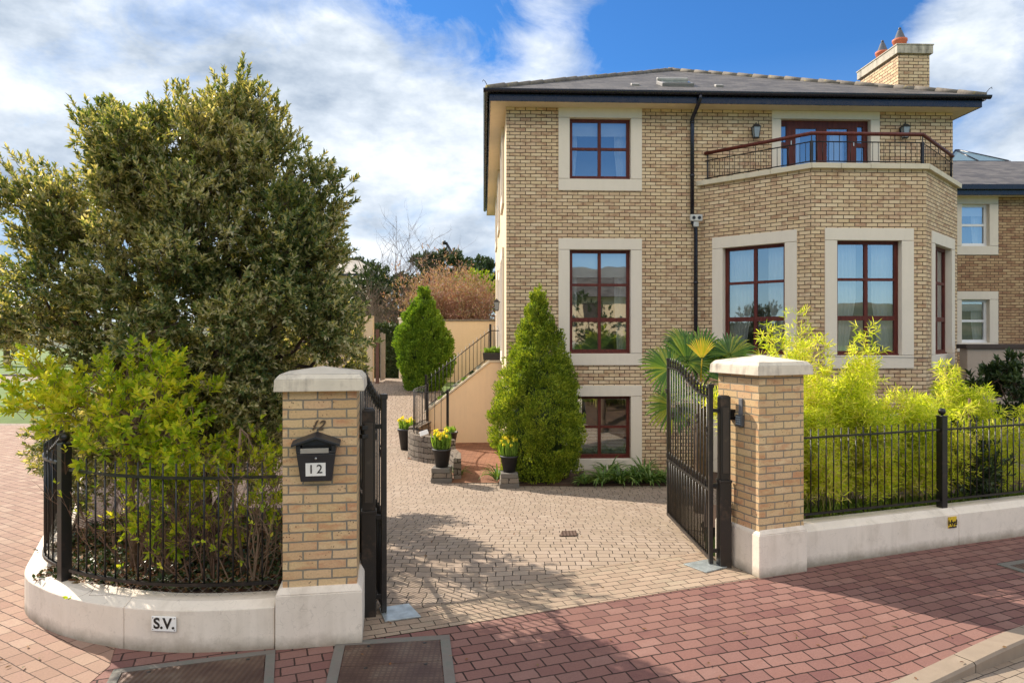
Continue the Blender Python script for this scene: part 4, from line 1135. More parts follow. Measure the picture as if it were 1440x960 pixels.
m = MB(mat_at(hx(976), 0) @ Matrix.Translation((0, -.19, zj)) @ Matrix.Rotation(R(90), 4, 'X'))
for x in (-.06, .06): m.lathe([(.035, -.004), (.035, .012), (.02, .012)], (x, 0, 0), 12)
build(m, 'lens', M_blackplastic, fl_)
# stray cable across the bay front
m = MB(mat_at(0, 0)); zz = hz(1130, 498)
m.tube([(hx(905), -.012, zz + .04), (4.2, -.02, zz + .02), (P2.x - .0, P2.y - .03, zz + .01), (P3.x, P3.y - .035, zz - .02)], .004, 5); build(m, 'cable', plain('cable_grey', (.30,.29,.27), .7), house)

# ---------------------------------------------------------------- entrance steps on the side of the house
ES = thing('entrance_steps', 'cream rendered flight of steps rising to the side entrance with black railing', 'steps', H(-.9, 4.6, -.48), TH)
SY0, SY1 = 4.12, 5.55; ZL = 1.80; XL = -.30; XB = -2.05; ZB = .42
def sprism(m, poly, y0, y1):
    n = len(poly); vs = [(a, y0, z) for a, z in poly] + [(a, y1, z) for a, z in poly]
    m.add(vs, [tuple(range(n)), tuple(range(2*n-1, n-1, -1))] + [(i, n+i, n+(i+1) % n, (i+1) % n) for i in range(n)])
m = MB(mat_at(0, 0)); sprism(m, [(-.004, -.6), (-.004, ZL - .06), (XL, ZL - .06), (XB, ZB - .06), (XB, -.6)], SY0, SY0 + .22)
build(m, 'side_wall', M_render, ES)
m = MB(mat_at(0, 0)); t = .06
sprism(m, [(-.004, ZL - .058), (-.004, ZL), (XL - .02, ZL), (XB - .03, ZB), (XB - .03, ZB - .058), (XL, ZL - .058)], SY0 - .03, SY0 + .25)
build(m, 'coping', M_cope, ES, bevel=.008)
n = 9
for i in range(n):
    x0 = XB + (XL - XB) * i / n; z1 = ZB - .10 + (ZL - ZB) * (i + 1) / n - .05
    m = MB(mat_at(0, 0)); m.box(x0, x0 + (XL - XB) / n + (.0 if i < n-1 else .0), SY0 + .255, SY1, -.5, z1); build(m, 'step', M_concrete, ES, bevel=.008)
m = MB(mat_at(0, 0)); m.box(XL + .002, -.06, SY0 + .255, SY1, -.5, ZL - .03); build(m, 'landing', M_concrete, ES)
def zslope(x): return ZB + (ZL - ZB) * max(0, min(1, (x - XB) / (XL - XB)))
ryy = SY0 + .12
m = MB(mat_at(0, 0)); m.tube([(XB, ryy, zslope(XB) + .80), (XL, ryy, ZL + .80)], .014, 6); sr = build(m, 'step_railing', M_iron, ES)
m = MB(mat_at(0, 0)); m.tube([(XB, ryy, zslope(XB) + .10), (XL, ryy, ZL + .10)], .012, 6); build(m, 'bottom_rail', M_iron, sr)
m = MB(mat_at(0, 0)); m.tube([(XL, ryy, ZL + .80), (-.06, ryy, ZL + .80)], .014, 6); build(m, 'landing_rail', M_iron, sr)
for k in range(17):
    x = XB + (XL - XB) * (k + .5) / 17; m = MB(mat_at(0, 0)); m.tube([(x, ryy, zslope(x) + .06), (x, ryy, zslope(x) + .90)], .008, 6); build(m, 'bar', M_iron, sr)
for x in (-.20, -.10): 
    m = MB(mat_at(0, 0)); m.tube([(x, ryy, ZL), (x, ryy, ZL + .93)], .008, 6); build(m, 'bar', M_iron, sr)
for x, z0, z1 in ((XL, ZL, ZL + .98), (XB, ZB, ZB + .98)):
    m = MB(mat_at(0, 0)); m.box(x-.03, x+.03, ryy-.03, ryy+.03, z0, z1); build(m, 'post', M_iron, sr, bevel=.003)
# trough on the landing
tr = thing('plant_trough', 'dark trough with small green plants on the top landing of the steps', 'plant trough', H(-.30, SY0 - .0, ZL), TH)
m = MB(mat_at(-.24, SY0 + .05)); m.frustum(-.25, .20, -.09, .05, ZL + .002, ZL + .20, -.02); build(m, 'trough', M_pot, tr, bevel=.005)
for q_ in range(4):
    n = 150; c = np.array([tuple(H(-.40 + .11*q_ + random.uniform(-.04, .04), SY0 + .03 + random.uniform(-.05, .05), ZL + .19)) for _ in range(n)]); d = rng.normal(size=(n,3)) * .5 + np.array([0,0,1])
    leaves_object('trough_plant', c + np.abs(rng.normal(size=(n,1))) * .04 * d, d, rng.normal(size=(n,3)), .07, .028, L_daff, tr)
# small plants and pebbles along the coping
cl = []
for i in range(7):
    f = .12 + .12 * i + random.uniform(-.02, .02); x = XB + (XL - XB) * f; p = H(x, SY0 + .12, zslope(x) + .0)
    r = thing('alpine_plant', ['pale silvery', 'bright green', 'dark green'][i % 3] + ' low plant on the sloping coping, number %s up from the foot of the steps' % ['one','two','three','four','five','six','seven'][i], 'small plant', p, 0, 'plants along the step coping')
    r['label'] = ['lowest pale silvery cushion plant on the sloping step coping', 'lowest bright green tuft on the sloping step coping', 'dark green tuft low on the step coping', 'pale silvery cushion plant midway up the step coping', 'bright green tuft above the middle of the step coping', 'dark green tuft near the top of the step coping', 'topmost pale silvery cushion plant below the landing trough'][i]
    n = 160; d = norm(rng.normal(size=(n,3)) * .8 + np.array([0,0,.6])); c = np.array(p) + d * rng.uniform(0, .05, (n,1)) * np.array([1.6,1,1])
    mt = [plain('silver_leaf%d' % i, (.45,.47,.42), .8, .2), L_daff, L_dark][i % 3]
    leaves_object('foliage', c, d, rng.normal(size=(n,3)), .06, .018, mt, r)

# ---------------------------------------------------------------- planter wall and its curved fence
pw = catmull([(-1.50, 15.9), (-1.62, 16.25), (-1.95, 16.45), (-2.35, 16.85), (-2.56, 17.5), (-2.55, 18.3), (-2.42, 19.15)], 5)
pt = thing('planter_wall', 'low curved rubble stone wall round the foot of the entrance steps', 'stone wall', (-2.3, 16.9, -.48))
m = MB(); m.sweep(pw, [(0, -.6), (0, .12), (-.24, .12), (-.24, -.6)]); build(m, 'stonework', M_rubble, pt)
m = MB(); m.sweep(pw[22:], [(.02, .12), (.02, .17), (-.26, .17), (-.26, .12)]); build(m, 'coping', M_rubble, pt, bevel=.01)
pf = offset(catmull([(-1.53, 16.9), (-1.95, 16.85), (-2.30, 16.98), (-2.42, 17.5), (-2.42, 18.3), (-2.28, 19.2)], 5), 0)
cf = thing('curved_fence', 'low curved black fence between the foot of the steps and the sunken court', 'fence', (-2.3, 17, .1))
for nm, z in (('top_rail', 1.12), ('bottom_rail', .22)):
    m = MB(); m.sweep(pf, [(-.015, z-.008), (-.015, z+.008), (.015, z+.008), (.015, z-.008)]); build(m, nm, M_iron, cf)
cfm = MB(); cfm.tube([(0,0,0),(0,0,1)], .007, 6); cfmesh = cfm.mesh('bar', M_iron)
for q in resample(pf, .155)[1:]: inst('bar', cfmesh, cf, (q.x, q.y, .12), sc=(1, 1, 1.02))
for q in (pf[0], pf[-1]):
    m = MB(Matrix.Translation((q.x, q.y, 0))); m.box(-.03, .03, -.03, .03, -.45 if q is pf[0] else .1, 1.17); build(m, 'post', M_iron, cf, bevel=.003)

# pedestals of stacked pavers and a low kerb beside the court
def pedestal(label, px, py, w=.42):
    p = gp(px, py, -.48); r = thing('paver_pedestal', label, 'pedestal', p, 0)
    for k in range(3):
        a = random.uniform(-3, 3); m = MB(Matrix.Translation((p.x, p.y + .2, -.48 + k * .098)) @ Matrix.Rotation(R(a), 4, 'Z')); s_ = w/2 - k * .012
        m.box(-s_, s_, -.2, .2, .0 if k else -.1, .095); build(m, 'stone_block', M_rubble if k % 2 else M_concrete, r, bevel=.012)
    return Vector((p.x, p.y + .2, -.48 + .291))
pd1 = pedestal('pedestal of grey paving blocks under the daffodil pot by the steps', 620, 679)
pd2 = pedestal('pedestal of grey paving blocks under the daffodil pot by the conifer', 716, 687, .38)
m = MB(); m.sweep([Vector(p) for p in ((-1.20, 14.55), (-1.25, 15.2), (-1.42, 15.85))], [(0, -.6), (0, -.05), (-.16, -.05), (-.16, -.6)])
tag(build(m, 'edging_wall', M_rubble, loc=(-1.3, 15.2, -.5), bevel=.01), 'low stone edging wall leading from the pedestal to the planter wall', 'edging wall')

def daffodil_pot(label, base, r=.19, h=.36, nl=90, nf=12, hl=.30, flowers=True):
    root = thing('flower_pot', label, 'flower pot', base, 0)
    m = MB(); m.lathe([(r*.68, 0), (r*.98, h*.9), (r*1.06, h*.9), (r*1.06, h), (r*.95, h), (r*.93, h*.93), (.01, h*.93)], base, 24); build(m, 'pot', M_pot, root)
    b = np.array(base) + np.array([0, 0, h*.93])
    # strap leaves as chains of two leaf pieces
    n = nl; a = rng.uniform(0, 6.28, n); rr = r * .8 * np.sqrt(rng.uniform(0, 1, n))
    c = b + np.stack([rr*np.cos(a), rr*np.sin(a), np.zeros(n)], 1)
    d = np.stack([np.cos(a)*.35, np.sin(a)*.35, np.ones(n)], 1) + rng.normal(size=(n,3))*.12
    leaves_object('daffodil_leaves' if flowers else 'foliage', c, d, np.stack([np.cos(a), np.sin(a), np.zeros(n)], 1), hl * rng.uniform(.6, 1.1, n), .028, L_daff, root, curl=.25, fold=.15)
    if flowers:
        m = MB()
        for k in range(nf):
            a = rng.uniform(0, 6.28); q = r * 1.1 * sqrt(rng.uniform(0, 1)); p = b + np.array([q*cos(a), q*sin(a), hl * rng.uniform(.75, 1.2)])
            fd_ = norm(np.array([rng.normal()*.6, -.8 + rng.normal()*.5, .25])); u = norm(np.cross(fd_, [0,0,1])); v = np.cross(u, fd_)
            m.tube([tuple(b + np.array([q*.5*cos(a), q*.5*sin(a), 0])), tuple(p - fd_*.02)], .004, 4, cap=False)
            cs = []; ds = []
            for j in range(6):
                t = j * pi / 3; ds.append(u*cos(t) + v*sin(t) + fd_*.15); cs.append(p)
            for j in range(5):
                t = j * 2*pi/5; ds.append(fd_ + (u*cos(t) + v*sin(t))*.3); cs.append(p + (u*cos(t) + v*sin(t))*.008)
            leaves_object('daffodil_flower', np.array(cs), np.array(ds), rng.normal(size=(len(cs),3)), .042, .030, L_petal, root)
        build(m, 'stems', L_daff, root)
    return root
daffodil_pot('dark pot of yellow daffodils on the pedestal by the entrance steps', (pd1.x, pd1.y, pd1.z), .185, .37, 240, 22, .34)
daffodil_pot('dark pot of yellow daffodils on the pedestal in front of the conifer', (pd2.x, pd2.y, pd2.z), .17, .32, 240, 20, .32)
daffodil_pot('tall dark pot of daffodils on the drive left of the curved fence', (-2.72, 18.4, hgt(-2.72, 18.4)), .23, .55, 110, 20, .28)
daffodil_pot('dark green-planted pot on the planter wall behind the daffodil pot', (-1.42, 16.35, -.02), .17, .28, 60, 0, .15, False)
# spotlight on the planter wall
r = thing('garden_floodlight', 'small white floodlight on the planter wall below the curved fence', 'floodlight', (-2.02, 16.36, .12))
m = MB(Matrix.Translation((-2.02, 16.36, .12))); m.box(-.02, .02, -.02, .02, 0, .06); build(m, 'bracket', M_blackplastic, r)
m = MB(Matrix.Translation((-2.02, 16.34, .22)) @ Matrix.Rotation(R(-30), 4, 'X') @ Matrix.Rotation(R(-20), 4, 'Y')); m.box(-.10, .10, -.04, .04, -.06, .06); build(m, 'lamp_head', M_white, r, bevel=.008)

# ---------------------------------------------------------------- walls at the end of the path
def cream_wall(label, a, b, z0, z1, thick=.25, cap=True, capm=None):
    a = Vector((*a, 0)); b = Vector((*b, 0)); r = thing('garden_wall', label, 'garden wall', (a.x, a.y, z0), atan2((b-a).y, (b-a).x))
    m = MB(); m.sweep([a, b], [(0, z0), (0, z1), (thick, z1), (thick, z0)]); build(m, 'rendered_wall', M_render, r)
    if cap: m = MB(); m.sweep([a - (b-a).normalized()*.04, b + (b-a).normalized()*.04], [(-.04, z1), (-.04, z1+.07), (thick+.04, z1+.07), (thick+.04, z1)]); build(m, 'coping', capm or M_ridge, r, bevel=.01)
cream_wall('tall cream wall closing the far end of the path beside the house', (lat(618, 28.8), 28.8), (.9, 28.8), .5, 3.05)
cream_wall('cream wall at the left of the path end partly behind the tree', (lat(380, 26.5), 26.5), (lat(524, 26.5), 26.5), .6, 3.2, .3, False)
m = MB(); x = lat(507, 26.4); m.tube([(x, 26.42, .7), (x, 26.42, 3.15)], .035, 8); tag(build(m, 'drainpipe', plain('pipe_grey', (.45,.43,.40), .5), loc=(x, 26.42, .7)), 'grey vertical pipe on the cream wall behind the tree', 'drainpipe')
x = lat(567, 28.4); r = thing('gate_pillar', 'white pillar half hidden behind the left conifer at the path end', 'pillar', (x, 28.4, .7)); m = MB(); m.box(x-.16, x+.16, 28.3, 28.7, .5, 3.1); build(m, 'shaft', M_plinth, r, bevel=.02)
m = MB(); m.box(x-.2, x+.2, 28.26, 28.74, 3.1, 3.18); build(m, 'cap', M_plinth, r, bevel=.02)
x = lat(531, 26.2); r = thing('side_gate', 'brown wooden gate standing open beside the cream wall end', 'gate', (x, 26.2, .75)); m = MB(); m.box(x-.06, x+.06, 26.1, 26.22, .7, 2.7); build(m, 'gate_post', plain('brown_wood', (.16,.07,.045), .7, .3), r, bevel=.01)
for k in range(7):
    y = 26.3 + k*.14; m = MB(); m.box(x+.07, x+.10, y, y+.125, .8, 2.55 + .04*sin(k)); build(m, 'board', plain('grey_wood', (.36,.31,.27), .8, .3), r)

# ---------------------------------------------------------------- neighbour's house on the right
NY = 19.4
nb = thing('neighbour_house', 'neighbouring buff brick house with white windows at the right edge', 'house', (lat(1340, NY), NY, -.48), 0)
NM = Matrix.Translation((0, NY, 0))
NX0 = 11.6; NX1 = 24.0; ez = zat(277, NY)
w1x0, w1x1 = lat(1352, NY), lat(1391, NY); nwz = [(zat(346, NY), zat(287, NY)), (zat(482, NY), zat(421, NY))]
wins = []
for k in range(3):
    for z0, z1 in nwz: wins.append(((w1x0 + w1x1)/2 + 3.4*k, w1x1 - w1x0, z0, z1 - z0))
m = MB(NM); m.panel(NX0, NX1, -.6, ez, [hole(*w_) for w_ in wins], .05)
m.M = Matrix.Translation((NX0, NY + 9, 0)) @ Matrix.Rotation(R(-90), 4, 'Z'); m.panel(0, 9, -.6, ez, [], .05)
build(m, 'brick_wall', M_brick_n, nb)
for cx, w_, z, h_ in wins: window(nb, NM @ Matrix.Translation((cx, 0, z)), w_, h_, 1, (1, 1), 'both', frame_mat=M_white, sur=(.24,.22,.24), bar=.04)
m = MB(); m.box(NX0-.35, NX1, NY-.35, NY-.32, ez-.02, ez+.16); m.box(NX0-.35, NX1, NY-.44, NY-.351, ez+.12, ez+.26); build(m, 'fascia', M_fascia, nb, bevel=.01)
m = MB(); m.box(NX0-.33, NX1, NY-.319, NY-.001, ez+.0, ez+.03); build(m, 'soffit', M_soffit, nb)
m = MB(); z0 = ez+.24; a = NY-.42; rr = 3.9; tz = zat(227, NY + rr)
m.quad((NX0-.4, a, z0), (NX1, a, z0), (NX1, NY+rr, tz), (NX0+2.2, NY+rr, tz)); m.quad((NX0-.4, NY+9.4, z0), (NX0-.4, a, z0), (NX0+2.2, NY+rr, tz), (NX0+2.2, NY+9.4-rr, tz)); m.quad((NX0+2.2, NY+rr, tz), (NX1, NY+rr, tz), (NX1, NY+9.4-rr, tz), (NX0+2.2, NY+9.4-rr, tz))
nr = build(m, 'roof', M_slate, nb)
sx0, sx1, sy = lat(1331, NY+4.2), lat(1422, NY+4.2), NY + 4.2; zt = tz
m = MB(); m.box(sx0, sx1, sy, sy+2.2, zt-.1, zt+.10); lt = build(m, 'roof_lantern', M_fascia, nr, bevel=.02)
m = MB(); cx = lat(1362, NY+4.6); z1 = zat(208, NY + 5); e0, e1 = sx0+.05, sx1-.05
m.quad((e0, sy+.05, zt+.10), (e1, sy+.05, zt+.10), (e1-1.0, sy+1.1, z1), (cx, sy+1.1, z1)); m.quad((e0, sy+2.15, zt+.10), (e0, sy+.05, zt+.10), (cx, sy+1.1, z1)); m.quad((e1, sy+.05, zt+.10), (e1, sy+2.15, zt+.10), (e1-1.0, sy+1.1, z1)); m.quad((e1, sy+2.15, zt+.10), (e0, sy+2.15, zt+.10), (cx, sy+1.1, z1), (e1-1.0, sy+1.1, z1))
def skyglass():
    k = N('roof_glazing'); return k.done(k.bsdf((.16,.24,.27), .08, spec=1.0))
build(m, 'glass', skyglass(), lt)
m = MB()
for a_, b_ in (((e0, sy+.05, zt+.10), (cx, sy+1.1, z1)), ((cx, sy+1.1, z1), (e1-1.0, sy+1.1, z1)), ((e1, sy+.05, zt+.10), (e1-1.0, sy+1.1, z1)), (((e0+e1)/2, sy+.05, zt+.1), ((e0+e1)/2-.1, sy+1.1, z1))): m.tube([a_, b_], .03, 6)
build(m, 'glazing_bars', M_fascia, lt)
# garden wall between the two gardens
gwz = zat(486, 14.6)
r = thing('garden_wall', 'plain shade-toned cream garden wall with dark coping behind the bamboo at right', 'garden wall', (lat(1351, 14.6), 14.6, -.48))
m = MB(); m.box(9.35, 20, 14.6, 14.85, -.6, gwz-.06); build(m, 'rendered_wall', stone_mat('shaded_render', (.38,.31,.25), grime=(.25,.2,.16), grime_amt=.3), r)  # cream render, its colour greyed and darkened to carry the wall's shade
m = MB(); m.box(9.30, 20, 14.55, 14.9, gwz-.06, gwz+.03); build(m, 'coping', plain('dark_coping', (.05,.035,.028), .8, .3), r, bevel=.01)

# ---------------------------------------------------------------- across the street, behind the camera (seen in the window panes)
oh = thing('opposite_house', 'cream gabled house across the street mirrored in the windows', 'house', (8, -26, 0))
m = MB(); m.box(0, 16, -34, -26, -.3, 5.5); build(m, 'wall', M_render, oh)
m = MB(); m.add([(-.5,-34.5,5.5),(16.5,-34.5,5.5),(16.5,-25.5,5.5),(-.5,-25.5,5.5),(2.5,-30,8.4),(13.5,-30,8.4)], [(3,2,5,4),(1,0,4,5),(0,3,4),(2,1,5)]); rf = build(m, 'roof', M_slate, oh)
m = MB(); m.box(5, 6.3, -30.4, -29.4, 7, 9.9); build(m, 'chimney', M_brick, rf)
for k in range(4):
    for z in (1.0, 3.6): m = MB(); m.box(1.5 + 3.8*k, 3.0 + 3.8*k, -26.02, -25.98, z, z + 1.4); build(m, 'window', M_interior_dark, oh)
# ---------------------------------------------------------------- the big evergreen tree behind the left wall
def lobes_px(L, d0):
    """(px, py, rpx, rpy, depth offset, depth radius)"""
    out = []
    for px, py, rx, ry, dd, rd in L:
        d = d0 + dd; out.append((lat(px, d), d, zat(py, d), rx * d / F, rd, ry * d / F))
    return out
def make_tree(name, label, base, lobes, nclump, ntwig, cl_r, per, tl, L, W, mat, r0, group=None, trunk_h=1.3, bark=None, forks=None, twig=True, up_bias=.2, inner=.45, cat='tree', nlimb=14, droop=0.0, spread=.9, sprigs=0):
    root = thing(name, label, cat, base, 0, group)
    C, P, T = crown_points(lobes, nclump, ntwig, cl_r, inner, droop)
    if sprigs:
        j = rng.integers(0, len(P), sprigs); EP = []; ET = []
        o_ = norm(P[j] - np.array(lobes)[:, :3].mean(0) + np.array([0, 0, .4]))
        for s_ in range(4): EP.append(P[j] + o_ * (.05 + .085 * s_)); ET.append(norm(o_ + rng.normal(size=o_.shape) * .25))
        P = np.concatenate([P] + EP); T = np.concatenate([T] + ET)
    c, d, u, l, w = rosettes(P, T, per, tl, L, W, spread, up_bias)
    m = MB(); b = Vector(base)
    fk = forks or [b + Vector((random.uniform(-.1,.1), random.uniform(-.1,.1), trunk_h))]
    for f in fk: m.tube([b + (Vector((f[0], f[1], 0)) - Vector((b.x, b.y, 0))) * .15, b.lerp(Vector(f), .5) + Vector((random.gauss(0,.05), random.gauss(0,.05), 0)), f], [r0*1.15, r0*.95, r0*.8], 10)
    idx = rng.choice(len(C), min(len(C), nlimb * 6), replace=False)
    lb = [Vector(q[:3]) for q in lobes]
    for q in lb:
        f = min(fk, key=lambda a: (Vector(a) - q).length); branches(m, f, [q], r0 * .55, .08, 7)
    for i in idx:
        t = Vector(C[i]); q = min(lb, key=lambda a: (a - t).length); branches(m, q, [t], r0 * .16, .12, 5, 4)
    build(m, 'trunk', bark or M_bark, root)
    cr = leaves_object('crown', c, d, u, l, w, mat, root)
    if twig:
        q = MB(); Tn = norm(T)
        for i in range(0, len(P), 2): q.tube([tuple(P[i] - Tn[i]*.10), tuple(P[i] + Tn[i] * tl)], .003, 3, cap=False)
        build(q, 'twigs', bark or M_bark, cr)
    return root
TD = 7.25
lob = lobes_px([(285, 330, 150, 130, .1, 1.0), (325, 210, 80, 66, .2, .7), (332, 158, 26, 26, .2, .3), (172, 240, 58, 58, .1, .6), (160, 190, 22, 26, .1, .3), (75, 312, 58, 55, .2, .6), (120, 640, 60, 60, .9, .4), (60, 415, 80, 60, .1, .8),
                (432, 275, 56, 66, -.1, .45), (434, 375, 70, 72, -.2, .5), (445, 455, 62, 46, .0, .45), (450, 470, 32, 38, 2.0, .5), (420, 490, 34, 40, 3.2, .6), (405, 480, 36, 40, 4.8, .7), (320, 460, 130, 85, .0, .9), (150, 450, 120, 70, .1, .8), (300, 545, 90, 55, .3, .7), (230, 240, 90, 85, -.2, .7), (480, 490, 30, 25, .2, .3), (360, 545, 50, 60, .0, .5), (300, 590, 60, 45, .35, .5), (200, 610, 110, 60, .9, .5), (330, 625, 60, 50, .9, .5), (240, 560, 110, 50, 1.0, .6)], TD)
tree = make_tree('evergreen_tree', 'large grey-green evergreen tree filling the corner behind the left fence', (lat(275, TD + .1), TD + .1, .3), lob, 520, 18500, .23, 12, .10, .066, .024, L_oak, .085,
                 forks=[Vector((lat(275, TD), TD, 1.25)), Vector((lat(215, TD+.3), TD+.3, 1.35)), Vector((lat(335, TD+.2), TD+.2, 1.4))], trunk_h=1.2, bark=M_twigdark, inner=.25, sprigs=170)
lob = [(-4.7, 10.6, 2.7, 1.0, 1.0, .95), (-4.3, 11.2, 1.9, .9, .9, .8), (-5.2, 10.2, 1.9, .8, .8, .7)]
make_tree('evergreen_tree', 'second dark evergreen tree farther along the drive, behind the large corner tree', (-4.7, 10.7, .1), lob, 90, 2000, .25, 10, .12, .08, .03, L_dark, .07, twig=False, nlimb=6)
# bright green shrub spilling over the fence
BD = 6.25
lob = lobes_px([(210, 560, 80, 55, 0, .35), (120, 545, 70, 45, .1, .4), (60, 575, 50, 24, .2, .3), (250, 620, 50, 45, -.05, .3), (180, 625, 60, 42, 0, .3), (60, 550, 40, 36, .35, .4), (285, 655, 30, 25, .0, .2)], BD)
make_tree('bright_shrub', 'bright yellow-green shrub spilling over the left fence below the tree', (lat(190, BD+.15), BD + .15, .33), lob, 80, 400, .17, 11, .12, .082, .036, L_bush, .03, nlimb=10, inner=.3, cat='shrub', bark=M_twig, spread=1.0)
lob = lobes_px([(215, 720, 28, 60, 0, .2), (255, 690, 30, 40, 0, .2), (250, 745, 22, 40, 0, .15)], 6.15)
make_tree('young_shrub', 'upright light green shrub behind the middle bars of the left fence', (lat(240, 6.2), 6.2, .33), lob, 22, 120, .13, 10, .10, .07, .03, L_bush, .014, nlimb=4, inner=.3, cat='shrub', bark=M_twig)
lob = lobes_px([(355, 640, 35, 30, .1, .2), (370, 690, 26, 30, 0, .15), (330, 720, 22, 30, .1, .15), (345, 670, 30, 30, .2, .2)], 6.2)
make_tree('young_shrub', 'sparse yellow-green shrub behind the fence next to the letterbox pier', (lat(345, 6.3), 6.3, .33), lob, 20, 90, .15, 9, .10, .065, .03, L_bush, .014, nlimb=4, inner=.3, cat='shrub', bark=M_twig)
# sprig of the oak reaching over the pier
# bare twiggy shrubs behind the fence
for i, (px, d, lb_) in enumerate([(200, 6.3, 'bare twiggy shrub behind the left end of the curved fence'), (225, 6.35, 'bare brown shrub behind the S.V. sign fence bars'), (300, 6.2, 'bare twiggy shrub at the middle of the bed near the pier'), (355, 6.1, 'bare pale-stemmed shrub right beside the letterbox pier')]):
    b = (lat(px, d), d, .33); r = thing('twiggy_shrub', lb_, 'shrub', b, 0, 'bare shrubs behind the left fence')
    m = MB(); tips = twigs(m, b, 15, 1.15, .75, .0085, 40 + i, 2); build(m, 'stems', M_twig if i % 2 else plain('brown_stem%d' % i, (.19,.11,.07), .9, .3), r)
    sel = [tips[k] for k in range(0, len(tips), 5)]; P = np.array([tuple(t[0]) for t in sel]); T = np.array([tuple(t[1]) for t in sel])
    c, dd, u, l, w = rosettes(P, T, 4, .06, .045, .02); leaves_object('leaves', c, dd, u, l, w, L_bush, r)
def litter(name, label, n, box, hf, mat, L=.06, W=.035, up=.15):
    x = rng.uniform(box[0], box[1], n); y = rng.uniform(box[2], box[3], n)
    z = np.array([hf(a, b) for a, b in zip(x, y)]) + rng.uniform(0, .03, n)
    d = rng.normal(size=(n,3)); d[:,2] = np.abs(d[:,2]) * up; u = rng.normal(size=(n,3))*.4 + np.array([0,0,1])
    o = leaves_object(name, np.stack([x,y,z],1), d, u, L*rng.uniform(.6,1.2,n), W, mat, None, kind='stuff'); return o
def inbed(x, y):
    # inside the left bed: behind the wall curve
    return bedh(x, y) if (x > -4.2 + (y-6.3)*-.45 or False) else -5
n = 9000
def bed_litter(name, mat, n, L, W, up):
    x = rng.uniform(-4.6, -1.5, n); y = rng.uniform(5.8, 8.6, n)
    k = (y > 5.88 + .25*np.abs(x+2.7)**1.6*.6) & ((x > -4.15) | (y > 6.9)) & (x < -1.55 - (y-6.2)*.22)
    x, y = x[k], y[k]; n = len(x); z = np.array([bedh(a, b) for a, b in zip(x, y)]) + rng.uniform(0, .05, n)
    d = rng.normal(size=(n,3)); d[:,2] = np.abs(d[:,2])*up; u = rng.normal(size=(n,3))*.4 + np.array([0,0,1])
    leaves_object(name, np.stack([x,y,z],1), d, u, L*rng.uniform(.6,1.2,n), W, mat, None, kind='stuff')
bed_litter('leaf_litter', L_litter, 9000, .06, .03, .3)
bed_litter('ground_cover', L_dark, 6000, .06, .03, 1.0)

# ---------------------------------------------------------------- conifers
def conifer(label, c, z0, prof, mat, n, L, W, group=None, lump=.12, seed=1, name='conifer', ys=.74):
    """prof: list of (z, r). foliage sprays on lumpy upright plumes"""
    root = thing(name, label, 'conifer', (c[0], c[1], z0), 0, group)
    zs = np.array([p[0] for p in prof]); rs = np.array([p[1] for p in prof]); zt = zs[-1]
    m = MB(); m.tube([(c[0], c[1], z0 - .05), (c[0], c[1], zt * .9 + z0 * .1)], [.07, .015], 8); build(m, 'trunk', M_bark, root)
    rs_ = np.random.default_rng(seed)
    npl = 1000; zz = rs_.uniform(0, 1, npl * 4); zz = zs[0] + (zt - zs[0]) * zz; rr = np.interp(zz, zs, rs); keep = rs_.uniform(0, rs.max(), len(zz)) < rr + .12; zz = zz[keep][:npl]; rr = rr[keep][:npl]; k = len(zz)
    a = rs_.uniform(0, 2*pi, k); rr = rr * (1 + .13*np.sin(a*3 + zz*2.1 + seed) + .09*np.sin(a*5 - zz*4.3)); rf = rr * rs_.uniform(.76, .97, k)
    PC = np.stack([c[0] + rf*np.cos(a), c[1] + rf*np.sin(a)*ys, zz], 1); out = np.stack([np.cos(a), np.sin(a), np.zeros(k)], 1)
    ph = rs_.uniform(.16, .34, k); pr = rs_.uniform(.06, .115, k) * np.clip(rr * 2.2, .3, 1)
    i = rs_.integers(0, k, n); t = rs_.uniform(0, 1, n); aa = rs_.uniform(0, 2*pi, n)
    rad = (pr[i] * np.sin(np.clip(t*.9+.1, 0, 1)*pi)**.6 + .01)
    side = np.stack([np.cos(aa), np.sin(aa), np.zeros(n)], 1)
    ax = norm(out * .35 + np.array([0, 0, 1]))
    Pp = PC[i] + ax[i] * (t * ph[i])[:, None] + side * rad[:, None] * rs_.uniform(.5, 1.1, n)[:, None]
    d = norm(side * .7 + out[i] * .35 + np.array([0, 0, 1.0]) + rs_.normal(size=(n,3))*.3)
    cr = leaves_object('crown', Pp, d, side + rs_.normal(size=(n,3))*.5, L * rs_.uniform(.6, 1.3, n), W * rs_.uniform(.7, 1.3, n), mat, root)
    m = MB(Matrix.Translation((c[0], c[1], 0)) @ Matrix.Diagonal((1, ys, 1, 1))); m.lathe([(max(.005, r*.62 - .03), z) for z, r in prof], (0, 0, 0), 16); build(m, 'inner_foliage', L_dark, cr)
    return root
cd = 14.40; cz = lambda py: zat(py, cd)
conifer('large golden-green conical conifer in front of the house wall', (lat(756, cd), cd), -.48,
        [(cz(676), .62), (cz(650), .76), (cz(618), .86), (cz(587), .84), (cz(556), .72), (cz(525), .56), (cz(494), .40), (cz(462), .22), (cz(438), .08), (cz(424), .03), (cz(418), .005)], L_thuja, 95000, .050, .020, seed=3)
cd2 = 25.0; cz2 = lambda py: zat(py, cd2)
conifer('bright green conifer behind the foot of the entrance steps', (lat(596, cd2), cd2), hgt(lat(596, cd2), cd2),
        [(cz2(556), .45), (cz2(541), .68), (cz2(522), .86), (cz2(498), .92), (cz2(474), .80), (cz2(450), .54), (cz2(438), .36), (cz2(426), .16), (cz2(412), .03)], L_cypress, 60000, .085, .034, seed=5)

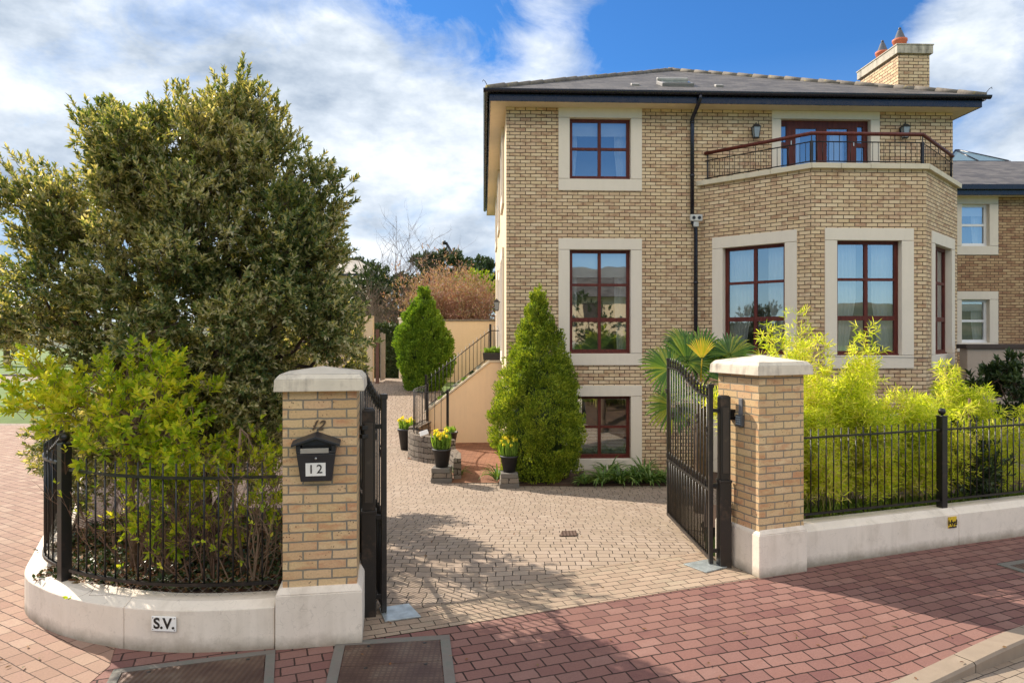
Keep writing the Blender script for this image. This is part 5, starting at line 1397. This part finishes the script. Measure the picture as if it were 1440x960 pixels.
# ---------------------------------------------------------------- bamboo behind the right fence
def bamboo(label, t, o, ncul, h, per, seed, spread=.28, lean=0.0, dens=1.0):
    p = W0 + WD * t + WN * (o + .14); base = Vector((p.x, p.y, gardh(p.x, p.y) + .02)); rd = random.Random(seed)
    r = thing('bamboo_plant', label, 'bamboo', base, 0, 'bamboo along the right fence')
    m = MB(); P = []; T = []
    for k in range(ncul):
        a = rd.uniform(0, 6.28); q = spread * sqrt(rd.random()); b = base + Vector((cos(a)*q, sin(a)*q, 0)); hh = h * rd.uniform(.55, 1.05)
        dx, dy = rd.gauss(lean, .20), rd.gauss(.10, .13); pts = []
        for i in range(7):
            f = i / 6; pts.append(b + Vector((dx * f**2 * hh, dy * f**2 * hh, hh * (f - .10 * f**3))))
        m.tube(pts, [.006 * (1 - .75*i/6) for i in range(7)], 4, cap=False)
        nn = int(per * hh * dens)
        for j in range(nn):
            f = rd.uniform(.10, 1.0) ** .8; i = min(5, int(f*6)); q0 = pts[i].lerp(pts[i+1], f*6-i); a2 = rd.uniform(0, 6.28); s_ = rd.uniform(.02, .20) * (1.15 - .6*f)
            P.append(tuple(q0 + Vector((cos(a2)*s_, sin(a2)*s_, rd.uniform(0, .08))))); T.append((cos(a2), sin(a2), rd.uniform(.1, .9)))
            if j % 3 == 0: m.tube([q0, P[-1]], .0018, 3, cap=False)
    build(m, 'canes', plain('cane%d' % seed, (.36,.30,.09), .5, .3), r)
    c, d, u, l, w = rosettes(np.array(P), np.array(T), 6, .05, .105, .0135, 1.0, .0)
    leaves_object('foliage', c, d, u, l, w, L_bamboo, r, fold=.2, curl=.12)
bamboo('bamboo clump pressed against the keypad pier with a tall thin top', .22, .55, 18, 1.42, 60, 1)
bamboo('tallest yellow bamboo clump in front of the middle bay window', 1.28, .85, 18, 2.35, 56, 2)
bamboo('full bamboo clump under the tallest cane tips', .78, .42, 20, 1.50, 64, 3)
bamboo('broad bamboo clump left of the first ball post', 1.62, .50, 20, 1.50, 64, 4)
bamboo('bamboo clump just behind the ball post by the yellow sign', 2.2, .50, 18, 1.40, 62, 5)
bamboo('thin bamboo clump right of the ball post with gaps', 2.75, .55, 13, 1.40, 54, 6, lean=.1)
bamboo('arching bamboo clump before the shade-toned garden wall', 3.25, .8, 14, 1.85, 50, 7, lean=-.05)
bamboo('bamboo clump at the right edge of the picture', 3.80, .45, 18, 1.55, 60, 8)
bamboo('rear bamboo clump between the bay and the fence', 1.95, 1.3, 18, 1.75, 50, 9, .4)
bamboo('rear bamboo clump behind the keypad pier', .65, 1.2, 14, 1.65, 46, 10, .35)
p = W0 + WD*.62 + WN*.75; base = Vector((p.x, p.y, .36))
r = thing('bamboo_plant', 'single tall feathery bamboo shoot rising above the keypad pier', 'bamboo', base, 0, 'bamboo along the right fence')
m = MB(); P = []; T = []; rd = random.Random(5)
for k in range(3):
    pts = [base + Vector((.03*k + .03*sin(i*.7+k), .02*k, (2.38 - .22*k) * i/8)) for i in range(9)]; m.tube(pts, [.006*(1-.08*i) for i in range(9)], 4, cap=False)
    for j in range(60):
        f = rd.uniform(.45, 1); i = min(7, int(f*8)); q = pts[i].lerp(pts[i+1], f*8-i); a = rd.uniform(0, 6.28); s_ = rd.uniform(.01, .13)
        P.append(tuple(q + Vector((cos(a)*s_, sin(a)*s_, .03)))); T.append((cos(a), sin(a), .7))
build(m, 'canes', plain('cane_tall', (.36,.30,.09), .5, .3), r); c, d, u, l, w = rosettes(np.array(P), np.array(T), 5, .05, .095, .0125, 1.0, .1); leaves_object('foliage', c, d, u, l, w, L_bamboo, r, fold=.2)
# dark shrubs on the right
lob = [(p_.x, p_.y, z, rx, rx, rz) for p_, z, rx, rz in ((W0 + WD*3.15 + WN*.55, .85, .32, .45), (W0 + WD*3.45 + WN*.6, .75, .3, .4))]
make_tree('dark_shrub', 'dark green bush behind the bars right of the ball post', (lob[0][0], lob[0][1], .35), lob, 30, 380, .14, 10, .08, .075, .022, L_dark, .02, cat='shrub', nlimb=4)
d_ = 12.2; lob = lobes_px([(1402, 535, 32, 24, 0, .4), (1425, 560, 35, 40, 0, .5), (1398, 590, 30, 30, 0, .4)], d_)
make_tree('dark_shrub', 'glossy dark shrub in front of the shade-toned garden wall at far right', (lat(1410, d_), d_, -.2), lob, 40, 420, .16, 10, .10, .13, .05, L_dark, .03, cat='shrub', nlimb=4)

# ---------------------------------------------------------------- palm behind the right gate
pd_ = 10.9; pc = Vector((lat(985, pd_), pd_, zat(548, pd_)))
palm = thing('fan_palm', 'fan palm with green and one yellowing leaf behind the open right gate', 'palm', (pc.x, pc.y, hgt(pc.x, pc.y)), 0)
m = MB(); zb = hgt(pc.x, pc.y); pts = [(pc.x, pc.y, zb + (pc.z - zb) * i/10) for i in range(11)]; m.tube(pts, [.10 + .012*(i % 2) for i in range(11)], 10)
for k in range(160):
    a = random.uniform(0, 6.28); z = zb + (pc.z-zb)*random.random(); m.tube([(pc.x+.09*cos(a), pc.y+.09*sin(a), z), (pc.x+.15*cos(a), pc.y+.15*sin(a), z+.06)], .006, 3, cap=False)
build(m, 'trunk', M_bark, palm)
def fan(center, axis, normal, rad, n, mat, name='fan_leaf', arc=150, seed=0):
    rd = random.Random(seed); axis = Vector(axis).normalized(); nn = Vector(normal); nn = (nn - axis*nn.dot(axis)).normalized(); s_ = axis.cross(nn)
    m = MB()
    m.tube([pc, pc.lerp(Vector(center), .5) + Vector((0,0,.06)), center], [.014, .010, .007], 5)
    vs = []; 
    for k in range(n):
        a = R(-arc + 2*arc*k/(n-1)); d = (axis*cos(a) + s_*sin(a)); L = rad * (1 - .18*abs(a)/R(arc)) * rd.uniform(.92, 1.05)
        wv = (-axis*sin(a) + s_*cos(a)); w0 = L * R(2*arc/(n-1)) * .30; c0 = Vector(center)
        drop = nn * (-.05*L) + Vector((0,0,-.10*L))*rd.uniform(.4,1.6)
        p0, p1, p2, p3 = c0 + d*.02, c0 + d*L*.5 + nn*.01, c0 + d*L*.8 + drop*.3, c0 + d*L + drop
        up = nn * w0 * .5
        m.add([p0, p1 - wv*w0 + up, p1, p1 + wv*w0 + up, p2 - wv*w0*.8 + up*.8, p2, p2 + wv*w0*.8 + up*.8, p3],
              [(0,2,1), (0,3,2), (1,2,5,4), (2,3,6,5), (4,5,7), (5,6,7)])
    return build(m, name, mat, palm)
def fp(px, py, dd): d = pd_ + dd; return Vector((lat(px, d), d, zat(py, d)))
FL = [(938, 575, -.35, (-.8,-.3,-.5), .52), (930, 512, -.15, (-1,-.2,.25), .56), (962, 500, .1, (-.3,.1,1), .60), (985, 488, .25, (.05,.2,1), .55), (1018, 505, .2, (.6,.1,.8), .56), (1035, 488, .0, (.9,0,.55), .50),
      (995, 545, -.5, (.2,-.9,-.1), .48), (965, 555, -.6, (-.3,-.9,-.2), .45), (1025, 535, -.3, (.9,-.4,.1), .5), (1015, 560, .4, (.7,.7,-.2), .5), (955, 470, .4, (-.3,.6,.9), .45)]
for i, (px, py, dd, ax, rad) in enumerate(FL):
    c = fp(px, py, dd); c = pc.lerp(c, .82); rad *= .9; fan(c, ax, (-.1, -1, .55) if abs(ax[1]) < .6 else (0, -.2, 1), rad, 38, L_palm, seed=i)
c = fp(987, 505, -.3); fan(c, (-.05, -.1, 1), (-.2, -1, .1), .42, 16, L_palm_y, 'yellow_fan_leaf', 40, 77)

# ---------------------------------------------------------------- strap-leaved plants by the house
def strap_clump(label, p, n, L, W, mat, seed, group='strap-leaved plants along the house', name='strap_leaf_plant'):
    r = thing(name, label, 'plant', p, 0, group); rd = random.Random(seed); m = MB()
    for k in range(n):
        a = rd.uniform(0, 6.28); l = L*rd.uniform(.6, 1.15); b = Vector(p) + Vector((cos(a), sin(a), 0))*rd.uniform(0, .09); el = rd.uniform(.5, 1.35); dr = rd.uniform(.7, 1.6)
        pts = []; q = b.copy(); th = el
        for i in range(6):
            pts.append(q.copy()); q = q + Vector((cos(a)*cos(th), sin(a)*cos(th), sin(th))) * l/5; th -= dr/5*(1+i*.25)
        s_ = Vector((-sin(a), cos(a), 0)); vs = []
        for i, q in enumerate(pts):
            w = W*.5*(1, 1.1, 1.05, .9, .6, .08)[i]; vs += [q - s_*w + Vector((0,0,w*.5)), q, q + s_*w + Vector((0,0,w*.5))]
        m.add(vs, [(i*3+j, i*3+j+1, i*3+j+4, i*3+j+3) for i in range(5) for j in (0, 1)])
    build(m, 'leaves', mat, r)
SL = [(848, 668, 'light-edged strap-leaved plant just right of the big conifer', 14.0), (872, 672, 'strap-leaved plant below the basement window', 14.0), (893, 668, 'strap-leaved plant under the right jamb of the basement window', 14.1), (915, 672, 'dark strap-leaved plant right of the basement window', 14.0),
      (937, 668, 'strap-leaved plant nearest the open right gate', 14.1), (857, 655, 'strap-leaved plant close to the basement window sill', 14.7), (905, 655, 'strap-leaved plant against the brick below the bay downpipe', 14.7), (960, 664, 'strap-leaved plant hidden behind the gate bars', 14.1), (700, 672, 'tuft of strap leaves left of the pedestal by the conifer', 14.3), (822, 676, 'low tuft of strap leaves at the foot of the big conifer', 13.95)]
for i, (px, py, lb_, d) in enumerate(SL):
    strap_clump(lb_, (lat(px, d), d, -.43), 60 if px != 700 else 30, .50 if px not in (822,) else .3, .036, L_strap, 60 + i)
strap_clump('grassy tuft beside the edging wall in the sunken court', (-1.12, 14.9, -.46), 40, .32, .02, L_strap, 90, None, 'grass_tuft')
r_ = thing('white_stone_slab', 'whitish stone block on the soil under the basement window', 'stone block', (lat(838, 14.6), 14.6, -.42)); m = MB(Matrix.Translation((lat(838, 14.6), 14.6, -.42))); m.box(-.25, .25, -.1, .1, 0, .12); build(m, 'block', M_plinth, r_, bevel=.01)

# ---------------------------------------------------------------- hedge, bare shrubs and far trees behind the walls
def hedge(label, box, n, L, W, mat, name='hedge'):
    x0,x1,y0,y1,z0,z1 = box; r = thing(name, label, 'hedge', ((x0+x1)/2, (y0+y1)/2, z0), 0)
    P = rng.uniform(size=(n,3)) * np.array([x1-x0, y1-y0, z1-z0]) + np.array([x0,y0,z0]); k = rng.integers(0, 3, n)
    P[:,1] = np.where(k == 0, y0 + rng.uniform(-.05,.15,n), P[:,1]); P[:,2] = np.where(k == 1, z1 + rng.normal(size=n)*.06, P[:,2])
    d = rng.normal(size=(n,3)) + np.array([0,-.7,.5]); leaves_object('foliage', P, d, rng.normal(size=(n,3)), L, W, mat, r)
    m = MB(); m.box(x0+.1, x1-.1, y0+.15, y1-.1, z0, z1-.12); build(m, 'inner_branches', L_dark, r)
hedge('dark clipped hedge seen through the opening at the path end', (lat(520, 29.5), lat(566, 29.5), 29.4, 30.6, .6, zat(459, 29.5)), 5200, .10, .05, L_dark)
# laurel behind and left
def bare_shrub(label, px, d, zb, h, spread, n, mat, seed, r=.03, buds=None, levels=3):
    b = (lat(px, d), d, zb); root = thing('bare_shrub', label, 'shrub', b, 0, 'bare winter shrubs behind the far wall')
    m = MB(); tips = twigs(m, b, n, h, spread, r, seed, levels); build(m, 'stems', mat, root)
    if buds:
        P = np.array([tuple(t[0]) for t in tips]); T = np.array([tuple(t[1]) for t in tips]); c, dd, u, l, w = rosettes(P, T, 3, .25, .16, .05); leaves_object('buds', c, dd, u, l, w, buds, root)
bare_shrub('reddish bare shrub behind the cream end wall, left half', 612, 33, 1.0, 3.5, .75, 34, M_red_twig, 1, .022, L_budtwig)
bare_shrub('reddish bare shrub behind the cream end wall, touching the house', 665, 33.5, 1.0, 3.2, .75, 34, M_red_twig, 2, .022, L_budtwig)
bare_shrub('tan bare shrub above the middle of the cream end wall', 640, 36, 1.2, 3.9, .6, 30, plain('tan_twig', (.38,.26,.15), .9, .3, 2), 3, .022, L_budtwig)
bare_shrub('grey tangled bare shrub behind the dark hedge', 545, 34, 1.0, 4.0, .9, 26, plain('grey_twig', (.24,.18,.14), .9, .3, 2), 4, .03, None)
bare_shrub('tall bare tree with thin branches against the sky behind the hedge', 560, 40, 1.4, 6.6, .8, 15, plain('grey_twig2', (.16,.11,.09), .9, .3, 2), 5, .05, None)
bare_shrub('small bare tree nearest the pale roof', 520, 38, 1.2, 4.2, .9, 16, plain('grey_twig3', (.22,.16,.13), .9, .3, 2), 6, .035, None)
lob = lobes_px([(555, 425, 42, 38, 0, 1.2), (520, 415, 35, 30, 0, 1.2), (580, 440, 30, 25, 0, 1)], 36)
make_tree('dark_bush', 'dark evergreen bush among the bare shrubs behind the hedge', (lat(550, 36), 36, 1.0), lob, 60, 700, .45, 8, .3, .22, .10, L_dark, .06, twig=False, cat='shrub', nlimb=6)
lob = lobes_px([(655, 408, 30, 22, 0, 1.2), (685, 415, 30, 22, 0, 1)], 44)
make_tree('dark_bush', 'yellow-green bush beside the house above the bare shrubs', (lat(670, 44), 44, 1.5), lob, 40, 420, .5, 8, .3, .25, .12, L_thuja, .08, twig=False, cat='shrub', nlimb=6)
def far_tree(label, px, d, zb, L_, mat, seed, n=420, ls=.45):
    lob = lobes_px(L_, d); lob = [(a,b,c,e,f*d/80,g) for a,b,c,e,f,g in lob]
    make_tree('far_tree', label, (lat(px, d), d, zb), lob, 46, n, .4*d/80, 8, .5*d/80, ls*d/80, ls*.5*d/80, mat, .22, 'dark trees on the skyline', trunk_h=5, twig=False, nlimb=8)
far_tree('broad dark pine on the skyline beneath the leaning pole', 612, 85, 2, [(600, 368, 16, 9, 0, 2), (630, 368, 18, 10, 0, 2), (615, 388, 24, 12, 1, 2)], L_pine, 1, 520)
far_tree('dark round-headed tree on the skyline beside the house', 684, 80, 2, [(680, 378, 12, 12, 0, 2), (690, 392, 14, 20, 0, 2), (668, 390, 14, 14, 1, 2)], L_pine, 2, 420)
far_tree('dark tree on the skyline between pine and house', 652, 88, 2, [(650, 378, 13, 10, 0, 2), (655, 395, 22, 16, 0, 2)], L_pine, 3, 420)
far_tree('low dark tree on the skyline left of the broad pine', 580, 90, 2, [(575, 398, 20, 6, 0, 2), (560, 404, 16, 6, 0, 2), (590, 404, 22, 8, 1, 2)], L_pine, 4, 420)
far_tree('small dark shrub above the pale roof ridge', 502, 95, 2, [(502, 374, 8, 5, 0, 1.5), (515, 380, 14, 5, 0, 1.5)], L_pine, 5, 200)
a = Vector((lat(645, 84), 84, zat(372, 84))); b = Vector((lat(627, 84), 84, zat(341, 84)))
m = MB(); m.tube([Vector((lat(662, 84), 84, 2.0)), a, b], .16, 8); m.tube([b, b + Vector((-.35, 0, -.05))], .25, 8); tag(build(m, 'leaning_pole', M_iron, loc=(lat(662, 84), 84, 2.0)), 'thin dark leaning pole sticking up above the skyline pine', 'pole')
# pale-roofed house beyond the tree
fh = thing('far_house', 'distant low house with pale slate roof right of the tree', 'house', (lat(470, 48), 48, 1.5), 0)
x0, x1 = lat(440, 48), lat(531, 48); zr0, zr1 = zat(386, 48), zat(366, 50); m = MB(); m.box(x0, x1-.4, 48, 54, 1.0, zr0); build(m, 'wall', M_render, fh)
m = MB(); m.add([(x0-.3,47.6,zr0),(x1,47.6,zr0),(x1,54.4,zr0),(x0-.3,54.4,zr0),(x0+1.5,51,zr1+.1),(x1-1.9,51,zr1+.1)], [(0,1,5,4),(1,2,5),(2,3,4,5),(3,0,4)]); build(m, 'roof', plain('pale_slate', (.38,.34,.29), .8, .2, 3), fh)
m = MB(); m.box(x0-.3, x1, 47.5, 47.6, zr0-.12, zr0+.02); build(m, 'gutter', M_fascia, fh)
# hills and woodland masses
def hills():
    m = MB(); vs = []; n = 96
    for j, (rr, zz) in enumerate(((150, 1.0), (230, 5), (330, 15), (450, 16), (600, 2))):
        for i in range(n):
            a = 2*pi*i/n; k = .35 + .8*abs(mnoise.noise(Vector((cos(a)*2.2, sin(a)*2.2, .3)))) ; k *= 1.0 if abs(a - pi*1.5) > 1.1 else 1.6
            vs.append((cos(a)*rr, sin(a)*rr, zz * k if j else -1))
    m.add(vs, [(j*n+i, j*n+(i+1)%n, (j+1)*n+(i+1)%n, (j+1)*n+i) for j in range(4) for i in range(n)], True)
    k = N('hill_cover'); c = k.ramp(k.noise(k.pos(), .03, 6, .7), (.35, (.03,.045,.02)), (.5, (.06,.075,.03)), (.65, (.12,.10,.06)))
    build(m, 'hills', k.done(k.bsdf(c, 1.0)), kind='structure')
hills()
far_tree('round tree beyond the side road at the left edge', 10, 60, 0, [(10, 462, 25, 12, 0, 2), (-20, 455, 30, 18, 0, 2), (45, 460, 25, 12, 0, 2)], L_pine, 8, 420)
# street trees and hedge behind the camera
for i, (x, y, s_) in enumerate(((-7, -14, 1.0), (2.5, -17, .8), (12, -15, 1.1), (7, -13, 1.25))):
    lob = [(x, y, 2.6*s_, 1.8*s_, 1.5*s_, 1.6*s_), (x+.9*s_, y, 1.6*s_, 1.3*s_, 1.2*s_, 1.1*s_), (x-.9*s_, y, 1.7*s_, 1.3*s_, 1.2*s_, 1.1*s_)]
    make_tree('street_tree', ['dark bushy tree across the street mirrored left in the main window', 'smallest bushy tree across the street mirrored in the house windows', 'large bushy tree across the street mirrored in the bay windows', 'tallest bushy tree across the street, nearest the hedge'][i], (x, y, -.1), lob, 60, 600, .4, 9, .25, .2, .09, L_dark, .12, 'trees across the street', twig=False, nlimb=6)
hedge('long dark hedge across the street mirrored in the lower window panes', (-16, 7.2, -10.6, -9.6, -.1, 1.9), 9000, .13, .06, L_dark)
# grass tufts along the far lawn are left to the ground material
n = 2600; x = rng.uniform(3.0, 7.0, n); q = rng.uniform(.30, .9, n); P = np.stack([W0.x + WD.x*(x-3.0)*1.3 + WN.x*q, W0.y + WD.y*(x-3.0)*1.3 + WN.y*q], 1)
z = np.array([gardh(a, b) + .03 for a, b in P]); d = rng.normal(size=(n,3))*.5 + np.array([0,0,1]); leaves_object('grass', np.column_stack([P, z]), d, rng.normal(size=(n,3)), .14*rng.uniform(.5,1.2,n), .010, L_grass, None, kind='stuff', curl=.3)

def scatter(name, n, box, hf, L=.045):
    x = rng.uniform(box[0], box[1], n); y = rng.uniform(box[2], box[3], n); z = np.array([hf(a, b) for a, b in zip(x, y)]) + .008
    d = rng.normal(size=(n,3)); d[:,2] = np.abs(d[:,2])*.12; u = rng.normal(size=(n,3))*.25 + np.array([0,0,1])
    leaves_object(name, np.stack([x,y,z],1), d, u, L*rng.uniform(.5,1.3,n), .018, L_litter, None, kind='stuff')
scatter('fallen_leaves', 60, (-1.0, 3.4, 6.9, 13.6), hgt); scatter('pavement_leaves', 40, (-1.2, 5.5, 5.2, 6.2), lambda a, b: max(paveh(a, b), -.1))
scatter('side_leaves', 70, (-5.6, -3.6, 4.6, 5.6), lambda a, b: .006, .05)
# ---------------------------------------------------------------- sky, sun, camera
SUN_DIR = Vector((-.77, .64, 0)).normalized(); EL = R(37)
sv = Vector((SUN_DIR.x * cos(EL), SUN_DIR.y * cos(EL), sin(EL)))
w = bpy.data.worlds.new('World'); scene.world = w; w.use_nodes = True; nt = w.node_tree; nt.nodes.clear()
class WN_(N):
    def __init__(s): s.t = nt
k = WN_()
sky = k.n('TexSky'); sky.sky_type = 'NISHITA'; sky.sun_disc = False; sky.sun_elevation = EL; sky.sun_rotation = atan2(SUN_DIR.x, SUN_DIR.y)
sky.air_density = 1.1; sky.dust_density = .25; sky.ozone_density = 3.0; sky.altitude = 50
dirv = k.n('TexCoord').outputs['Generated']
sp = k.n('SeparateXYZ', {'Vector': dirv})
zc = k.math('ADD', k.math('MAXIMUM', sp.outputs[2], 0.0), .12)
cu = k.n('CombineXYZ', {'X': k.math('DIVIDE', sp.outputs[0], zc), 'Y': k.math('DIVIDE', sp.outputs[1], zc), 'Z': 0.0}).outputs[0]
def blob(px, py, inner, outer):
    d = Vector(((px-720)/F, 1.0, (HOR-py)/F)).normalized()
    dt = k.n('VectorMath', {0: dirv, 1: d}, operation='DOT_PRODUCT').outputs['Value']
    mr = k.n('MapRange', {'Value': dt, 'From Min': cos(R(outer)), 'From Max': cos(R(inner)), 'To Min': 0.0, 'To Max': 1.0}, interpolation_type='SMOOTHSTEP')
    return mr.outputs[0]
n1 = k.noise(k.mapping(dirv, scale=(2.4, 2.4, 3.2), rot=(0, R(35), 0)), 1.35, 9, .60, .5)
n2 = k.noise(k.mapping(dirv, scale=(3.6, 3.6, 5.6), rot=(0, R(35), 0), loc=(3, 1, 2)), 2.0, 8, .68, .9)
dens = k.math('ADD', k.math('MULTIPLY', n1, .65), k.math('MULTIPLY', n2, .35))
def acc(a, b, wgt): return k.math('ADD', a, k.math('MULTIPLY', b, wgt))
dens = k.math('ADD', dens, .015)
dens = acc(dens, blob(330, 130, 6, 30), .14)
dens = acc(dens, blob(560, 260, 3, 14), .12)
dens = acc(dens, blob(1420, 110, 3, 9), .26)
dens = acc(dens, blob(1340, 60, 1, 5), .12)
dens = acc(dens, blob(1340, 30, 1, 5), .10)
dens = acc(dens, blob(860, 40, 2, 12), .12)
dens = acc(dens, blob(700, 120, 2, 8), .08)
dens = acc(dens, blob(1120, 110, 6, 17), -.30)
dens = acc(dens, blob(950, 90, 3, 10), -.06)
dens = acc(dens, blob(640, 40, 2, 7), -.13)
dens = acc(dens, blob(60, 200, 4, 22), .07)
dens = acc(dens, blob(720, -100, 2, 14), -.08)
south = k.n('VectorMath', {0: dirv, 1: Vector((.2, -1, .5)).normalized()}, operation='DOT_PRODUCT').outputs['Value']
dens = acc(dens, blob(20, 110, 2, 12), -.0)
bank = k.n('MapRange', {'Value': sp.outputs[2], 'From Min': .50, 'From Max': .66, 'To Min': 0.0, 'To Max': 1.0}, interpolation_type='SMOOTHSTEP').outputs[0]
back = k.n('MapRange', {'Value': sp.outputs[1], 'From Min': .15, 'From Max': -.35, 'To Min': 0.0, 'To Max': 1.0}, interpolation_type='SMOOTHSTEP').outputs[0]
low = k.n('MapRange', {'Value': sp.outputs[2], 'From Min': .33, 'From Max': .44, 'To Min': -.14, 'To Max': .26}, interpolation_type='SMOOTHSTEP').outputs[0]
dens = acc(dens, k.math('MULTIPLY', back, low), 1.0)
dens = acc(dens, k.math('MULTIPLY', bank, .10), 1.0)
cm = k.ramp(dens, (.47, 0.0), (.58, .55), (.72, 1.0))
shade = k.noise(k.mapping(dirv, scale=(3, 3, 6), loc=(5, 2, 1)), 1.6, 6, .6)
ccol = k.ramp(k.math('ADD', k.math('MULTIPLY', shade, 1.15), k.math('MULTIPLY', dens, .15)), (.50, (1.8, 2.25, 2.9)), (.69, (3.5, 3.9, 4.4)), (.86, (5.3, 5.5, 5.7)))
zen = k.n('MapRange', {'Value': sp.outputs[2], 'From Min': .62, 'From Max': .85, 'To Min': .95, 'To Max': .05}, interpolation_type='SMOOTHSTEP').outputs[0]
ccol = k.mix(k.math('MULTIPLY', back, zen), ccol, (11.0, 10.1, 8.9))  # unseen bright cloud bank added behind the camera to light the house front
bluer = k.mix(1.0, sky.outputs[0], (.20, .43, .68), 'MULTIPLY')
hz_ = k.n('MapRange', {'Value': sp.outputs[2], 'From Min': 0.0, 'From Max': .35, 'To Min': .55, 'To Max': 0.0}).outputs[0]
col = k.mix(hz_, bluer, k.mix(.5, sky.outputs[0], (3.2, 4.2, 5.6)))
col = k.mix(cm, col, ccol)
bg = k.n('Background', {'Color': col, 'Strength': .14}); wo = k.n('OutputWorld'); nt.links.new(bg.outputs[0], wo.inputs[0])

sl = bpy.data.lights.new('sun', 'SUN'); sl.energy = 5.0; sl.angle = R(.5); sl.color = (1.0, .90, .76)
so = bpy.data.objects.new('sun', sl); so.rotation_euler = (-sv).to_track_quat('-Z', 'Y').to_euler(); link(so)
cam = bpy.data.cameras.new('camera'); cam.sensor_width = 36; cam.lens = 25; cam.shift_y = -8 / 1440; cam.clip_end = 3000; cam.clip_start = .05
co = bpy.data.objects.new('camera', cam); co.location = (0, 0, CAMZ); co.rotation_euler = (R(90), 0, 0); link(co); scene.camera = co
scene.view_settings.view_transform = 'Standard'; scene.view_settings.look = 'None'; scene.view_settings.gamma = 1; scene.view_settings.use_curve_mapping = False
scene.view_settings.exposure = .66
scene.cycles.use_denoising = True
scene.cycles.max_bounces = 7; scene.cycles.diffuse_bounces = 4; scene.cycles.transparent_max_bounces = 12
scene.cycles.sample_clamp_indirect = 6
